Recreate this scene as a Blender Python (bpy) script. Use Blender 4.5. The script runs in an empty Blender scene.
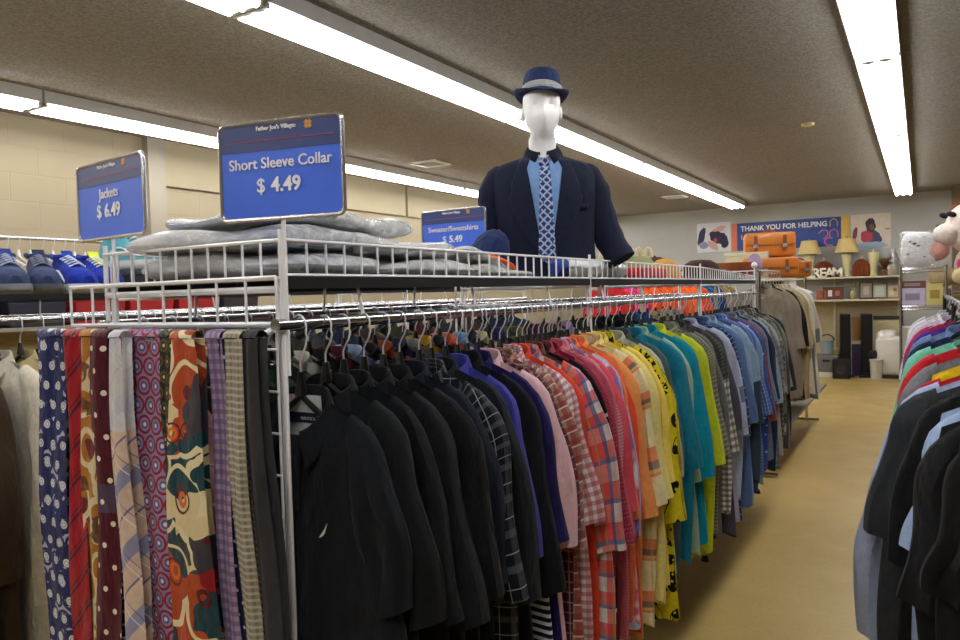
import bpy, math, random
from mathutils import Vector, Matrix
sc = bpy.context.scene
COL = sc.collection
PI = math.pi
sc.view_settings.view_transform = 'Standard'
sc.view_settings.look = 'None'
sc.view_settings.gamma = 1
sc.view_settings.use_curve_mapping = False
sc.view_settings.exposure = 0.52
rnd = random.Random(7)

# ------------------------------------------------------------------ colour and material helpers
def lin(h):
    h = h.lstrip('#')
    v = [int(h[i:i + 2], 16) / 255 for i in (0, 2, 4)]
    return tuple((c / 12.92 if c <= .04045 else ((c + .055) / 1.055) ** 2.4) for c in v) + (1,)

class NT:
    def __init__(s, name):
        s.m = bpy.data.materials.new(name); s.m.use_nodes = True
        s.t = s.m.node_tree; s.N = s.t.nodes; s.L = s.t.links
        s.b = s.N['Principled BSDF']
    def n(s, kind, **kw):
        x = s.N.new(kind)
        for k, v in kw.items():
            if k.startswith('i_'): x.inputs[k[2:].replace('_', ' ')].default_value = v
            else: setattr(x, k, v)
        return x
    def l(s, a, b): s.L.new(a, b)
    def put(s, v, sock):
        if isinstance(v, (int, float, tuple)): sock.default_value = v
        else: s.L.new(v, sock)
    def math(s, op, a, b=0.0, c=None):
        x = s.N.new('ShaderNodeMath'); x.operation = op
        s.put(a, x.inputs[0]); s.put(b, x.inputs[1])
        if c is not None: s.put(c, x.inputs[2])
        return x.outputs[0]
    def mix(s, f, a, b):
        x = s.N.new('ShaderNodeMix'); x.data_type = 'RGBA'
        s.put(f, x.inputs[0]); s.put(a, x.inputs[6]); s.put(b, x.inputs[7])
        return x.outputs[2]
    def noise(s, vec, scale, detail=3, rough=.5):
        x = s.n('ShaderNodeTexNoise'); x.inputs['Scale'].default_value = scale
        x.inputs['Detail'].default_value = detail; x.inputs['Roughness'].default_value = rough
        if vec is not None: s.l(vec, x.inputs['Vector'])
        return x.outputs['Fac']
    def ramp(s, f, lo, hi):
        x = s.n('ShaderNodeMapRange'); s.put(f, x.inputs[0])
        x.inputs[1].default_value = lo; x.inputs[2].default_value = hi
        return x.outputs[0]
    def bump(s, h, strength, dist):
        x = s.n('ShaderNodeBump'); x.inputs['Strength'].default_value = strength
        x.inputs['Distance'].default_value = dist
        s.put(h, x.inputs['Height']); s.l(x.outputs[0], s.b.inputs['Normal'])

_mc = {}
def plain(hexc, rough=.5, metal=0, name=None, spec=.5, emit=0, coat=0):
    k = ('p', hexc, rough, metal, spec, emit, coat)
    if k in _mc: return _mc[k]
    t = NT(name or 'paint_' + hexc)
    c = lin(hexc)
    co = t.n('ShaderNodeTexCoord').outputs['Object']
    nz = t.noise(co, 14, 4)
    d = tuple(x * .9 for x in c[:3]) + (1,)
    t.l(t.mix(t.ramp(nz, .3, .7), d, c), t.b.inputs['Base Color'])
    t.b.inputs['Roughness'].default_value = rough
    t.b.inputs['Metallic'].default_value = metal
    t.b.inputs['Specular IOR Level'].default_value = spec
    t.b.inputs['Coat Weight'].default_value = coat
    if emit:
        t.b.inputs['Emission Color'].default_value = c
        t.b.inputs['Emission Strength'].default_value = emit
    _mc[k] = t.m
    return t.m

def fabric(base, layers=(), rough=.85, wrinkle=.55, sheen=.05):
    """cloth with woven or printed pattern; UV is in metres"""
    k = ('f', base, repr(layers), rough, wrinkle)
    if k in _mc: return _mc[k]
    t = NT('cloth_' + base)
    tc = t.n('ShaderNodeTexCoord')
    uv, ob = tc.outputs['UV'], tc.outputs['Object']
    sp = t.n('ShaderNodeSeparateXYZ'); t.l(uv, sp.inputs[0])
    U, V = sp.outputs[0], sp.outputs[1]
    col = lin(base)
    nz = t.noise(uv, 55, 4)
    col = t.mix(t.math('MULTIPLY', t.ramp(nz, .3, .7), .16), col, (0, 0, 0, 1))
    for ly in layers:
        kind = ly[0]
        if kind == 's':
            _, ax, per, wid, off, c, al = ly
            a = {0: U, 1: V, 2: t.math('ADD', U, V), 3: t.math('SUBTRACT', U, V)}[ax]
            f = t.math('FRACT', t.math('ADD', t.math('DIVIDE', a, per), off))
            f = t.math('LESS_THAN', f, wid)
            f = t.math('MULTIPLY', f, al)
        elif kind == 'dot':
            _, per, r, c, al = ly
            row = t.math('MULTIPLY', t.math('FLOOR', t.math('DIVIDE', V, per)), .5)
            a = t.math('SUBTRACT', t.math('FRACT', t.math('ADD', t.math('DIVIDE', U, per), row)), .5)
            b = t.math('SUBTRACT', t.math('FRACT', t.math('DIVIDE', V, per)), .5)
            d = t.math('ADD', t.math('MULTIPLY', a, a), t.math('MULTIPLY', b, b))
            f = t.math('MULTIPLY', t.math('LESS_THAN', d, r * r), al)
        elif kind == 'ring':
            _, per, r0, r1, c, al = ly
            row = t.math('MULTIPLY', t.math('FLOOR', t.math('DIVIDE', V, per)), .5)
            a = t.math('SUBTRACT', t.math('FRACT', t.math('ADD', t.math('DIVIDE', U, per), row)), .5)
            b = t.math('SUBTRACT', t.math('FRACT', t.math('DIVIDE', V, per)), .5)
            d = t.math('SQRT', t.math('ADD', t.math('MULTIPLY', a, a), t.math('MULTIPLY', b, b)))
            f = t.math('MULTIPLY', t.math('MULTIPLY', t.math('GREATER_THAN', d, r0), t.math('LESS_THAN', d, r1)), al)
        elif kind == 'noise':
            _, scale, lo, hi, c, al = ly
            f = t.math('MULTIPLY', t.ramp(t.noise(uv, scale, 2), lo, hi), al)
        elif kind == 'vor':
            _, scale, lo, hi, c, al = ly
            x = t.n('ShaderNodeTexVoronoi'); x.inputs['Scale'].default_value = scale
            nn = t.n('ShaderNodeTexNoise'); nn.inputs['Scale'].default_value = scale * .6; t.l(uv, nn.inputs['Vector'])
            vm = t.n('ShaderNodeVectorMath', operation='MULTIPLY_ADD'); t.l(nn.outputs['Color'], vm.inputs[0])
            vm.inputs[1].default_value = (.6 / scale,) * 3; t.l(uv, vm.inputs[2]); t.l(vm.outputs[0], x.inputs['Vector'])
            d = x.outputs['Distance']
            f = t.math('MULTIPLY', t.math('MULTIPLY', t.math('GREATER_THAN', d, lo), t.math('LESS_THAN', d, hi)), al)
        elif kind == 'cell':      # random cell fills
            _, scale, lo, hi, c, al = ly
            x = t.n('ShaderNodeTexVoronoi'); x.inputs['Scale'].default_value = scale
            nn = t.n('ShaderNodeTexNoise'); nn.inputs['Scale'].default_value = scale * .8; t.l(uv, nn.inputs['Vector'])
            vm = t.n('ShaderNodeVectorMath', operation='MULTIPLY_ADD'); t.l(nn.outputs['Color'], vm.inputs[0])
            vm.inputs[1].default_value = (1.3 / scale,) * 3; t.l(uv, vm.inputs[2]); t.l(vm.outputs[0], x.inputs['Vector'])
            s2 = t.n('ShaderNodeSeparateColor'); t.l(x.outputs['Color'], s2.inputs[0])
            d = s2.outputs[0]
            f = t.math('MULTIPLY', t.math('MULTIPLY', t.math('GREATER_THAN', d, lo), t.math('LESS_THAN', d, hi)), al)
        elif kind == 'wave':
            _, scale, dist, th, c, al = ly
            x = t.n('ShaderNodeTexWave'); x.inputs['Scale'].default_value = scale; x.inputs['Distortion'].default_value = dist
            x.inputs['Detail Scale'].default_value = 2.0; t.l(uv, x.inputs['Vector'])
            f = t.math('MULTIPLY', t.math('GREATER_THAN', x.outputs['Fac'], th), al)
        elif kind == 'below':      # colour change below a given height of the garment
            _, v0, v1, c, al = ly
            f = t.math('MULTIPLY', t.math('MULTIPLY', t.math('GREATER_THAN', V, v0), t.math('LESS_THAN', V, v1)), al)
        col = t.mix(f, col, lin(c))
    t.l(col, t.b.inputs['Base Color'])
    t.b.inputs['Roughness'].default_value = rough
    t.b.inputs['Specular IOR Level'].default_value = .15
    t.b.inputs['Sheen Weight'].default_value = sheen
    mp = t.n('ShaderNodeMapping'); mp.inputs['Scale'].default_value = (1, 1, .45); t.l(ob, mp.inputs[0])
    t.bump(t.math('ADD', t.noise(mp.outputs[0], 17, 3), t.math('MULTIPLY', t.noise(uv, 700, 1), .04)), wrinkle, .06)
    _mc[k] = t.m
    return t.m

CHROME = plain('c9cbd0', .16, 1, 'chrome')
WIRE = plain('eeeef2', .3, 0, 'white_coated_wire')
BLACKP = plain('060607', .35, 0, 'black_plastic')
DARKM = plain('2a2a2c', .45, .5, 'dark_metal')
WHITEP = plain('e9e8e4', .45, 0, 'white_enamel')

# ------------------------------------------------------------------ mesh helpers
class MB:
    def __init__(s): s.v = []; s.f = []; s.uv = {}; s.smooth = True
    def add(s, vs, fs, uvs=None):
        o = len(s.v); s.v += [tuple(p) for p in vs]
        s.f += [tuple(i + o for i in f) for f in fs]
        if uvs:
            for i, u in enumerate(uvs): s.uv[o + i] = u
        return s
    def box(s, c, d, M=None, taper=1.0):
        x, y, z = [k / 2 for k in d]
        vs = []
        for sz in (-1, 1):
            q = taper if sz > 0 else 1
            for a, b in ((-1, -1), (1, -1), (1, 1), (-1, 1)): vs.append(Vector((a * x * q, b * y * q, sz * z)))
        if M is not None: vs = [M @ p for p in vs]
        vs = [p + Vector(c) for p in vs]
        return s.add(vs, [(3, 2, 1, 0), (4, 5, 6, 7), (0, 1, 5, 4), (1, 2, 6, 5), (2, 3, 7, 6), (3, 0, 4, 7)])
    def rbox(s, c, d, r=.01, M=None):
        """box with rounded vertical and horizontal edges (stack of rounded rectangles)"""
        x, y, z = [k / 2 for k in d]; r = min(r, x, y, z)
        rings = []
        for k in range(4):
            a = k / 3 * PI / 2
            rings.append((-z + r - r * math.cos(a), r - r * math.sin(a)))
        rings = rings + [(-zz, ins) for zz, ins in reversed(rings)]
        L = []
        for zz, ins in rings:
            ring = []
            for cx, cy, a0 in ((1, 1, 0), (-1, 1, PI / 2), (-1, -1, PI), (1, -1, 1.5 * PI)):
                for k in range(4):
                    a = a0 + k / 3 * PI / 2
                    p = Vector((cx * (x - r) + (r - ins) * math.cos(a), cy * (y - r) + (r - ins) * math.sin(a), zz))
                    if M is not None: p = M @ p
                    ring.append(p + Vector(c))
            L.append(ring)
        return s.loft(L, cap=True)
    def loft(s, rings, cap=False, closed=True, uvs=None):
        n = len(rings[0]); vs = [p for r in rings for p in r]; fs = []
        m = n if closed else n - 1
        for j in range(len(rings) - 1):
            for i in range(m):
                a = j * n + i; b = j * n + (i + 1) % n
                fs.append((a, b, b + n, a + n))
        if cap:
            fs.append(tuple(reversed(range(n)))); fs.append(tuple((len(rings) - 1) * n + i for i in range(n)))
        return s.add(vs, fs, uvs)
    def tube(s, path, r, n=6, cap=True):
        P = [Vector(p) for p in path]; rings = []
        ref = None
        for i, p in enumerate(P):
            d = (P[min(i + 1, len(P) - 1)] - P[max(i - 1, 0)]).normalized()
            if ref is None: ref = d.orthogonal().normalized()
            ref = (ref - d * ref.dot(d)).normalized()
            q = d.cross(ref)
            rr = r[i] if isinstance(r, (list, tuple)) else r
            rings.append([p + (ref * math.cos(2 * PI * k / n) + q * math.sin(2 * PI * k / n)) * rr for k in range(n)])
        return s.loft(rings, cap)
    def lathe(s, prof, n=24, c=(0, 0, 0), sx=1, sy=1, M=None):
        rings = []
        for r, z in prof:
            ring = [Vector((r * sx * math.cos(2 * PI * k / n), r * sy * math.sin(2 * PI * k / n), z)) for k in range(n)]
            if M is not None: ring = [M @ p for p in ring]
            rings.append([p + Vector(c) for p in ring])
        return s.loft(rings, True)
    def ball(s, c, r, n=16, M=None):
        rx, ry, rz = r if isinstance(r, tuple) else (r, r, r)
        rings = []
        for j in range(n // 2 + 1):
            a = -PI / 2 + PI * j / (n // 2); a = max(-PI / 2 + .02, min(PI / 2 - .02, a))
            ring = [Vector((rx * math.cos(a) * math.cos(2 * PI * k / n), ry * math.cos(a) * math.sin(2 * PI * k / n), rz * math.sin(a))) for k in range(n)]
            if M is not None: ring = [M @ p for p in ring]
            rings.append([p + Vector(c) for p in ring])
        return s.loft(rings, True)
    def poly(s, pts, n3, th):
        """flat outline pts (3D, planar) thickened along n3*th"""
        P = [Vector(p) for p in pts]; N = Vector(n3) * th; k = len(P)
        vs = P + [p + N for p in P]
        fs = [tuple(reversed(range(k))), tuple(range(k, 2 * k))]
        fs += [(i, (i + 1) % k, (i + 1) % k + k, i + k) for i in range(k)]
        return s.add(vs, fs)
    def build(s, name, mat, parent=None, loc=None, flat=False, bevel=0, rot=None):
        me = bpy.data.meshes.new(name); me.from_pydata(s.v, [], s.f)
        lay = me.uv_layers.new(name='UVMap')
        if s.uv:
            for lp in me.loops: lay.data[lp.index].uv = s.uv.get(lp.vertex_index, (0, 0))
        else:
            for lp in me.loops:
                p = s.v[lp.vertex_index]; lay.data[lp.index].uv = (p[0] + p[1], p[2])
        me.materials.append(mat)
        if not flat:
            me.polygons.foreach_set('use_smooth', [True] * len(me.polygons))
            try: me.set_sharp_from_angle(angle=math.radians(42))
            except Exception: pass
        me.update()
        o = bpy.data.objects.new(name, me); COL.objects.link(o)
        if parent is not None: o.parent = parent
        if loc is not None: o.location = loc
        if rot is not None: o.rotation_euler = rot
        if bevel:
            b = o.modifiers.new('bevel', 'BEVEL'); b.width = bevel; b.segments = 2; b.limit_method = 'ANGLE'
        return o

def tag(o, label, cat, group=None):
    o['label'] = label; o['category'] = cat
    if group: o['group'] = group
    return o
def thing(name, label, cat, loc=(0, 0, 0), rz=0, group=None):
    o = bpy.data.objects.new(name, None); COL.objects.link(o)
    o.location = loc; o.rotation_euler = (0, 0, rz); o.empty_display_size = .05
    return tag(o, label, cat, group)
def struct(o): o['kind'] = 'structure'; return o
def copy_thing(root):
    c = root.copy(); COL.objects.link(c)
    for ch in root.children:
        d = ch.copy(); COL.objects.link(d); d.parent = c
        for g in ch.children:
            e = g.copy(); COL.objects.link(e); e.parent = d
    return c
def RX(a): return Matrix.Rotation(a, 3, 'X')
def RY(a): return Matrix.Rotation(a, 3, 'Y')
def RZ(a): return Matrix.Rotation(a, 3, 'Z')

# lettering: every word is turned into a mesh right away
_txt = []
def text(name, s, size, mat, parent, loc, rot=(PI / 2, 0, 0), align='CENTER', ext=.0006, bold=0.0, sx=1.0):
    cu = bpy.data.curves.new(name, 'FONT'); cu.body = s; cu.size = size; cu.align_x = align; cu.extrude = ext
    cu.offset = bold; cu.resolution_u = 4
    _txt.append((cu, name, mat, parent, loc, rot, sx))
def flush_text():
    tmp = []
    for cu, *_ in _txt:
        o = bpy.data.objects.new('t', cu); COL.objects.link(o); tmp.append(o)
    bpy.context.view_layer.update()
    dg = bpy.context.evaluated_depsgraph_get()
    for o, (cu, name, mat, parent, loc, rot, sx) in zip(tmp, _txt):
        me = bpy.data.meshes.new_from_object(o.evaluated_get(dg)); me.name = name
        me.materials.clear(); me.materials.append(mat)
        q = bpy.data.objects.new(name, me); COL.objects.link(q); q.parent = parent
        q.location = loc; q.rotation_euler = rot; q.scale = (sx, 1, 1)
        COL.objects.unlink(o); bpy.data.objects.remove(o); bpy.data.curves.remove(cu)

# ------------------------------------------------------------------ camera
CH = 1.45
F = 735.0
rho, pitch, yaw = math.atan(.027), math.atan(26.5 / 735), math.atan(441.8 / 735.5)
f0 = Vector((-math.sin(yaw) * math.cos(pitch), math.cos(yaw) * math.cos(pitch), -math.sin(pitch)))
r0 = Vector((math.cos(yaw), math.sin(yaw), 0)); u0 = r0.cross(f0)
Rv = r0 * math.cos(rho) - u0 * math.sin(rho)
Uv = r0 * math.sin(rho) + u0 * math.cos(rho)
cam = bpy.data.cameras.new('camera'); cam.sensor_width = 36; cam.lens = F / 960 * 36
cam.clip_start = .02; cam.clip_end = 100
camo = bpy.data.objects.new('camera', cam); COL.objects.link(camo)
camo.matrix_world = Matrix(((Rv.x, Uv.x, -f0.x, 0), (Rv.y, Uv.y, -f0.y, 0), (Rv.z, Uv.z, -f0.z, CH), (0, 0, 0, 1)))
sc.camera = camo

# ------------------------------------------------------------------ room
XL, XR, YF, YB, ZC = -5.55, 4.6, -4.2, 13.2, 2.82
def floor_mat():
    t = NT('sealed_concrete_floor')
    co = t.n('ShaderNodeTexCoord').outputs['Object']
    a = t.ramp(t.noise(co, .7, 3, .5), .3, .7); b = t.ramp(t.noise(co, 3.2, 5, .6), .35, .75); c = t.ramp(t.noise(co, 45, 4, .6), .3, .7)
    col = t.mix(a, lin('b69b5c'), lin('c6ab6c')); col = t.mix(t.math('MULTIPLY', b, .25), col, lin('a58a50'))
    col = t.mix(t.math('MULTIPLY', c, .16), col, lin('6d5a3a'))
    t.l(col, t.b.inputs['Base Color']); t.l(t.ramp(b, -1.5, 3.2), t.b.inputs['Roughness'])
    t.b.inputs['Specular IOR Level'].default_value = .4
    return t.m
def ceil_mat():
    t = NT('sprayed_popcorn_ceiling')
    co = t.n('ShaderNodeTexCoord').outputs['Object']
    a = t.noise(co, 75, 3, .7); b = t.noise(co, 1.3, 4)
    col = t.mix(t.ramp(a, .36, .64), lin('807b74'), lin('ada8a0')); col = t.mix(t.math('MULTIPLY', t.ramp(b, .4, .7), .25), col, lin('8f8674'))
    t.l(col, t.b.inputs['Base Color']); t.b.inputs['Roughness'].default_value = .95
    t.bump(a, .9, .02); return t.m
def wall_mat(name, c1, c2, block=True, axis='y', mort=.014):
    t = NT(name)
    co = t.n('ShaderNodeTexCoord').outputs['Object']
    sp = t.n('ShaderNodeSeparateXYZ'); t.l(co, sp.inputs[0])
    cb = t.n('ShaderNodeCombineXYZ'); t.l(sp.outputs[1 if axis == 'y' else 0], cb.inputs[0]); t.l(sp.outputs[2], cb.inputs[1])
    nz = t.ramp(t.noise(co, 2.0, 4), .35, .7)
    col = t.mix(t.math('MULTIPLY', nz, .5), lin(c1), lin(c2))
    fine = t.noise(co, 160, 2)
    h = t.math('MULTIPLY', fine, .25)
    if block:
        br = t.n('ShaderNodeTexBrick'); t.l(cb.outputs[0], br.inputs['Vector'])
        br.inputs['Scale'].default_value = 1; br.inputs['Brick Width'].default_value = .4; br.inputs['Row Height'].default_value = .2
        br.inputs['Mortar Size'].default_value = mort * .5; br.inputs['Mortar Smooth'].default_value = .9
        f = br.outputs['Fac']
        col = t.mix(t.math('MULTIPLY', f, .10), col, lin('7d745f'))
        h = t.math('SUBTRACT', h, f)
    t.l(col, t.b.inputs['Base Color']); t.b.inputs['Roughness'].default_value = .7
    t.bump(h, .22, .01); return t.m
def slab(name, lo, hi, m):
    b = MB(); b.box([(a + c) / 2 for a, c in zip(lo, hi)], [c - a for a, c in zip(lo, hi)])
    return struct(b.build(name, m, flat=True))
WL = wall_mat('painted_block_wall', '9a8f75', '8e8369')
WB = wall_mat('grey_painted_wall', 'b4b5b2', 'a6a7a3', False)
WT = wall_mat('cream_painted_wall', '9d9377', '938970', False)
slab('floor', (XL - .2, YF - .2, -.1), (XR + .2, YB + .2, 0), floor_mat())
slab('ceiling', (XL - .2, YF - .2, ZC), (XR + .2, YB + .2, ZC + .1), ceil_mat())
slab('wall_left', (XL - .2, YF - .2, 0), (XL, YB + .2, ZC), WL)
slab('wall_right', (XR, YF - .2, 0), (XR + .2, YB + .2, ZC), wall_mat('brown_side_wall', '6e6353', '62584a', False))
slab('wall_front', (XL, YF - .2, 0), (XR, YF, ZC), wall_mat('dark_front_wall', '5c564c', '524c43', axis='x'))
slab('wall_back', (XL, YB, 0), (XR, YB + .2, ZC), WB)
slab('trim_1', (XL, 3.86, 0), (XL + .07, 4.02, ZC), wall_mat('painted_pier', '9a9384', '8f8878', False))
slab('trim_2', (XL, 4.42, 0), (XL + .05, 8.2, .8), WL)
slab('trim_3', (XL, 4.02, 2.44), (XL + .035, 7.45, ZC), WT)
slab('trim_4', (XL, 7.5, 2.44), (XL + .035, YB, ZC), WT)
slab('trim_5', (.40, 12.55, 0), (1.3, YB, ZC), wall_mat('brown_pier', '6e5a42', '5d4b36', False))
slab('baseboard_back', (XL, YB - .015, 0), (.4, YB, .1), plain('4a4640', .6))

# ------------------------------------------------------------------ ceiling lights
def tube_mat():
    t = NT('lit_fluorescent_tube')
    t.b.inputs['Base Color'].default_value = (.9, .9, .9, 1)
    t.b.inputs['Emission Color'].default_value = (1, .985, .965, 1)
    t.b.inputs['Emission Strength'].default_value = 15
    return t.m
TUBE = tube_mat()
HOUS = plain('d8d8d4', .5, 0, 'fixture_enamel')
def light_proto():
    r = thing('strip_light', '', 'ceiling light')
    b = MB(); b.box((0, 0, -.009), (.23, 2.515, .078))
    # sloped reflector wings
    for s in (-1, 1):
        b.add([(s * .02, -1.255, -.062), (s * .02, 1.255, -.062), (s * .115, 1.255, -.048), (s * .115, -1.255, -.048)], [(0, 1, 2, 3)])
    b.build('housing', HOUS, r, flat=True)
    for x in (-.085, 0, .085):
        t = MB(); t.tube([(x, -1.235, -.062), (x, 1.235, -.062)], .019, 10); t.build('tube', TUBE, r)
    for y in (-1.246, 1.246):
        e = MB(); e.box((0, y, -.055), (.21, .020, .035)); e.build('lamp_holder', plain('b9b9b4', .5), r, flat=True)
    return r
lp = light_proto()
rows = [(-4.9, 'row by the block wall'), (-2.54, 'middle row'), (-.21, 'row over the aisle')]
ordn = ['first', 'second', 'third', 'fourth', 'fifth', 'sixth']
first = True
for ri, (x, nm) in enumerate(rows):
    for k in range(6):
        y = 12.43 - 1.26 - 2.53 * k + (.33 if ri == 0 else 0)
        if ri >= 3 and k % 2: continue
        o = lp if first else copy_thing(lp); first = False
        o.location = (x, y, ZC - .03)
        o['label'] = 'white fluorescent strip light, %s from the back in the %s' % (ordn[k], nm)
        o['group'] = 'fluorescent strips, ' + nm
# small things on the ceiling
b = MB(); b.lathe([(.0, 0), (.055, 0), (.05, -.02), (.0, -.025)], 20)
tag(b.build('smoke_detector', plain('d8c98a', .5), None, (-.82, 6.87, ZC)), 'small round yellowed smoke detector on the ceiling left of the aisle lights', 'smoke detector')
for i, (x, y, lb) in enumerate(((-4.37, 6.36, 'flat white ceiling vent between the lights nearest the block wall and the middle row'), (-3.15, 11.0, 'flat white ceiling vent near the back wall left of the middle lights'))):
    v = thing('ceiling_vent', lb, 'vent', (x, y, ZC), 0, 'ceiling vents')
    b = MB()
    for s in (-1, 1): b.box((s * .14, 0, -.008), (.03, .31, .016)); b.box((0, s * .14, -.008), (.25, .03, .016))
    b.build('frame', WHITEP, v, flat=True)
    b = MB()
    for q in range(6): b.box((0, -.1 + q * .04, -.006), (.25, .028, .004), RX(.5))
    b.build('louvre', plain('cfcabd', .6), v, flat=True)

# ------------------------------------------------------------------ garments
def sgn(v, p): return math.copysign(abs(v) ** p, v)
def lerp(a, b, t): return a + (b - a) * t
def pw(tab, x):
    for (x0, y0), (x1, y1) in zip(tab, tab[1:]):
        if x <= x1: return lerp(y0, y1, max(0, (x - x0) / (x1 - x0)))
    return tab[-1][1]
def pwv(tab, x):
    for (x0, y0), (x1, y1) in zip(tab, tab[1:]):
        if x <= x1:
            t = max(0, (x - x0) / (x1 - x0)); return tuple(lerp(a, b, t) for a, b in zip(y0, y1))
    return tab[-1][1]
NECKZ = -.118
def sh_z(x, k=1.0):
    a = max(0, abs(x) - .055)
    return NECKZ - .36 * a * k - .75 * a * a * k

def torso_mesh(R, size, length, th, neck=.055, wide=1.0, lean=0.0, fold=1.0):
    nu, nv = 44, 28
    ph = [R.uniform(0, 6.28) for _ in range(6)]
    fr = [R.uniform(6, 10), R.uniform(13, 19), R.uniform(3, 5)]
    b = MB(); rings = []; uvs = []
    wt = [(0, .178 * size), (.06, .192 * size), (.2, .215 * size), (.35, .235 * size), (.6, .24 * size * wide), (1.2, .245 * size * wide)]
    for j in range(nv + 1):
        v = (j / nv) ** 1.35
        ring = []
        for i in range(nu):
            a = 2 * PI * i / nu
            cx, sy = sgn(math.cos(a), .75), sgn(math.sin(a), .8)
            xt = cx * wt[0][1]
            zs = sh_z(xt)
            nk = 1 - min(1, abs(xt) / .066)
            if nk > 0: zs -= (neck if sy < 0 else .012) * (1 - (1 - nk) ** 2)
            zh = -length + .012 * math.sin(3 * a + ph[0]) - .03 * (math.cos(a) ** 2 < .35)
            z = lerp(zs, zh, v); d = zs - z
            x = cx * pw(wt, d)
            t = th * min(1, .25 + (d / .09)) * (1 + .25 * min(1, d / .4))
            g = min(1, d / .35) * fold
            y = t * sy
            y += g * (.010 * math.sin(fr[0] * x * 2 + ph[1] + 2 * v) + .006 * math.sin(fr[1] * x * 2 + ph[2] - 1.5 * v) + .012 * v * math.sin(fr[2] * x * 2 + ph[3]))
            y += lean * d * (x + .1)
            x += .012 * g * math.sin(5 * v + ph[4]) * abs(cx)
            ring.append((x, y, z)); uvs.append((x if sy < 0 else -x + .5, -z))
        rings.append(ring)
    b.loft(rings, False, True, uvs)
    def front(x, z):
        zs = sh_z(x); d = max(0, zs - z); v = max(0, min(1, (zs - z) / (zs + length)))
        q = min(1, (abs(x) / pw(wt, d)) ** (1 / .75)); sy = -math.sqrt(1 - q * q) ** .8
        t = th * min(1, .25 + (d / .09)) * (1 + .25 * min(1, d / .4)); g = min(1, d / .35) * fold
        return t * sy + g * (.010 * math.sin(fr[0] * x * 2 + ph[1] + 2 * v) + .006 * math.sin(fr[1] * x * 2 + ph[2] - 1.5 * v) + .012 * v * math.sin(fr[2] * x * 2 + ph[3]))
    return b, front

def sleeve_mesh(R, side, size, slen, long_=False, th=.026, flare=1.0, sway=0.0):
    ns, nc = (26 if long_ else 17), 18
    b = MB(); rings = []; uvs = []
    e = slen
    if not long_:
        O = [(0, (.13, -.140)), (.12, (.17, -.162)), (.24, (.202, -.196)), (.36, (.222, -.242)), (.55, (.240, -.315)), (1, (.240 + .035 * flare, -.17 - e))]
        I = [(0, (.12, -.19)), (.12, (.125, -.225)), (.24, (.13, -.26)), (.36, (.135, -.30)), (.55, (.14, -.36)), (1, (.145 + .02 * flare, -.20 - e))]
    else:
        O = [(0, (.135, -.137)), (.08, (.178, -.158)), (.16, (.214, -.195)), (.24, (.238, -.25)), (.5, (.268 + .03 * (flare - 1), -.42)), (.75, (.272 + .055 * (flare - 1), -.60)), (1, (.262 + .06 * (flare - 1), -.17 - e))]
        I = [(0, (.12, -.19)), (.08, (.125, -.24)), (.16, (.13, -.29)), (.24, (.14, -.34)), (.5, (.165 + .02 * (flare - 1), -.47)), (.75, (.178 + .04 * (flare - 1), -.62)), (1, (.182 + .05 * (flare - 1), -.18 - e))]
    p = [R.uniform(0, 6.28) for _ in range(4)]
    for j in range(ns + 1):
        s = j / ns
        o, i_ = pwv(O, s), pwv(I, s)
        o = (o[0] * size, o[1]); i_ = (i_[0] * size, i_[1])
        mx, mz = (o[0] + i_[0]) / 2, (o[1] + i_[1]) / 2
        hx, hz = (o[0] - i_[0]) / 2, (o[1] - i_[1]) / 2
        tt = th * (.45 + .55 * min(1, s / .3))
        ring = []
        for c in range(nc):
            a = 2 * PI * c / nc
            ca, sa = math.cos(a), math.sin(a)
            x = mx + hx * ca; z = mz + hz * ca
            y = tt * sgn(sa, .8) + sway * s * s + .009 * min(1, s * 2) * math.sin(ca * 4 + p[0] + 3 * s) + .008 * s * math.sin(8 * s + p[1]) + .004 * math.sin(ca * 9 + p[3] + 5 * s) * s
            x += .007 * math.sin(9 * s + p[2]) * (ca > 0) * min(1, 3 * s)
            ring.append((side * x, y, z)); uvs.append((ca * .5 * math.hypot(hx, hz) * 2 + (0 if sa < 0 else .5), s * (e + .1)))
        rings.append(ring)
    b.loft(rings, False, True, uvs)
    # inner turned hem so the open end has thickness
    last = rings[-1]
    mxx = sum(q[0] for q in last) / nc; mzz = sum(q[2] for q in last) / nc; myy = sum(q[1] for q in last) / nc
    inn = [(mxx + (q[0] - mxx) * .86, myy + (q[1] - myy) * .5, q[2] + .03) for q in last]
    b.loft([last, inn], False, True, [uvs[-nc + k] for k in range(nc)] * 2)
    return b

def collar_mesh(R, spread=.5, h=.036, rx=.064, ry=.030, drop=.045, points=.03):
    b = MB(); n = 34; prof = [(1.0, -.010), (.94, h * .4), (.96, h * .8), (1.04, h * .85), (1.14, h * .3), (1.28, -.014)]
    rings = []; uvs = []
    for pi_, (rm, dz) in enumerate(prof):
        ring = []
        for i in range(n + 1):
            a = lerp(-PI + spread * .35, PI - spread * .35, i / n)     # 0 is the back of the neck
            fwd = (1 - math.cos(a)) / 2
            x = rx * rm * math.sin(a); y = ry * rm * math.cos(a)
            z = NECKZ + .002 - drop * fwd ** 1.6 + dz
            if pi_ >= 4 and fwd > .75:
                k = (fwd - .75) / .25 * (pi_ - 3) / 2
                z -= points * k; x += math.copysign(.022 * k, x); y -= .006 * k
            z += sh_z(x) - NECKZ
            ring.append((x, y, z)); uvs.append((a * .065, dz + .03 * pi_))
        rings.append(ring)
    b.loft(rings, False, False, uvs)
    return b

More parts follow.
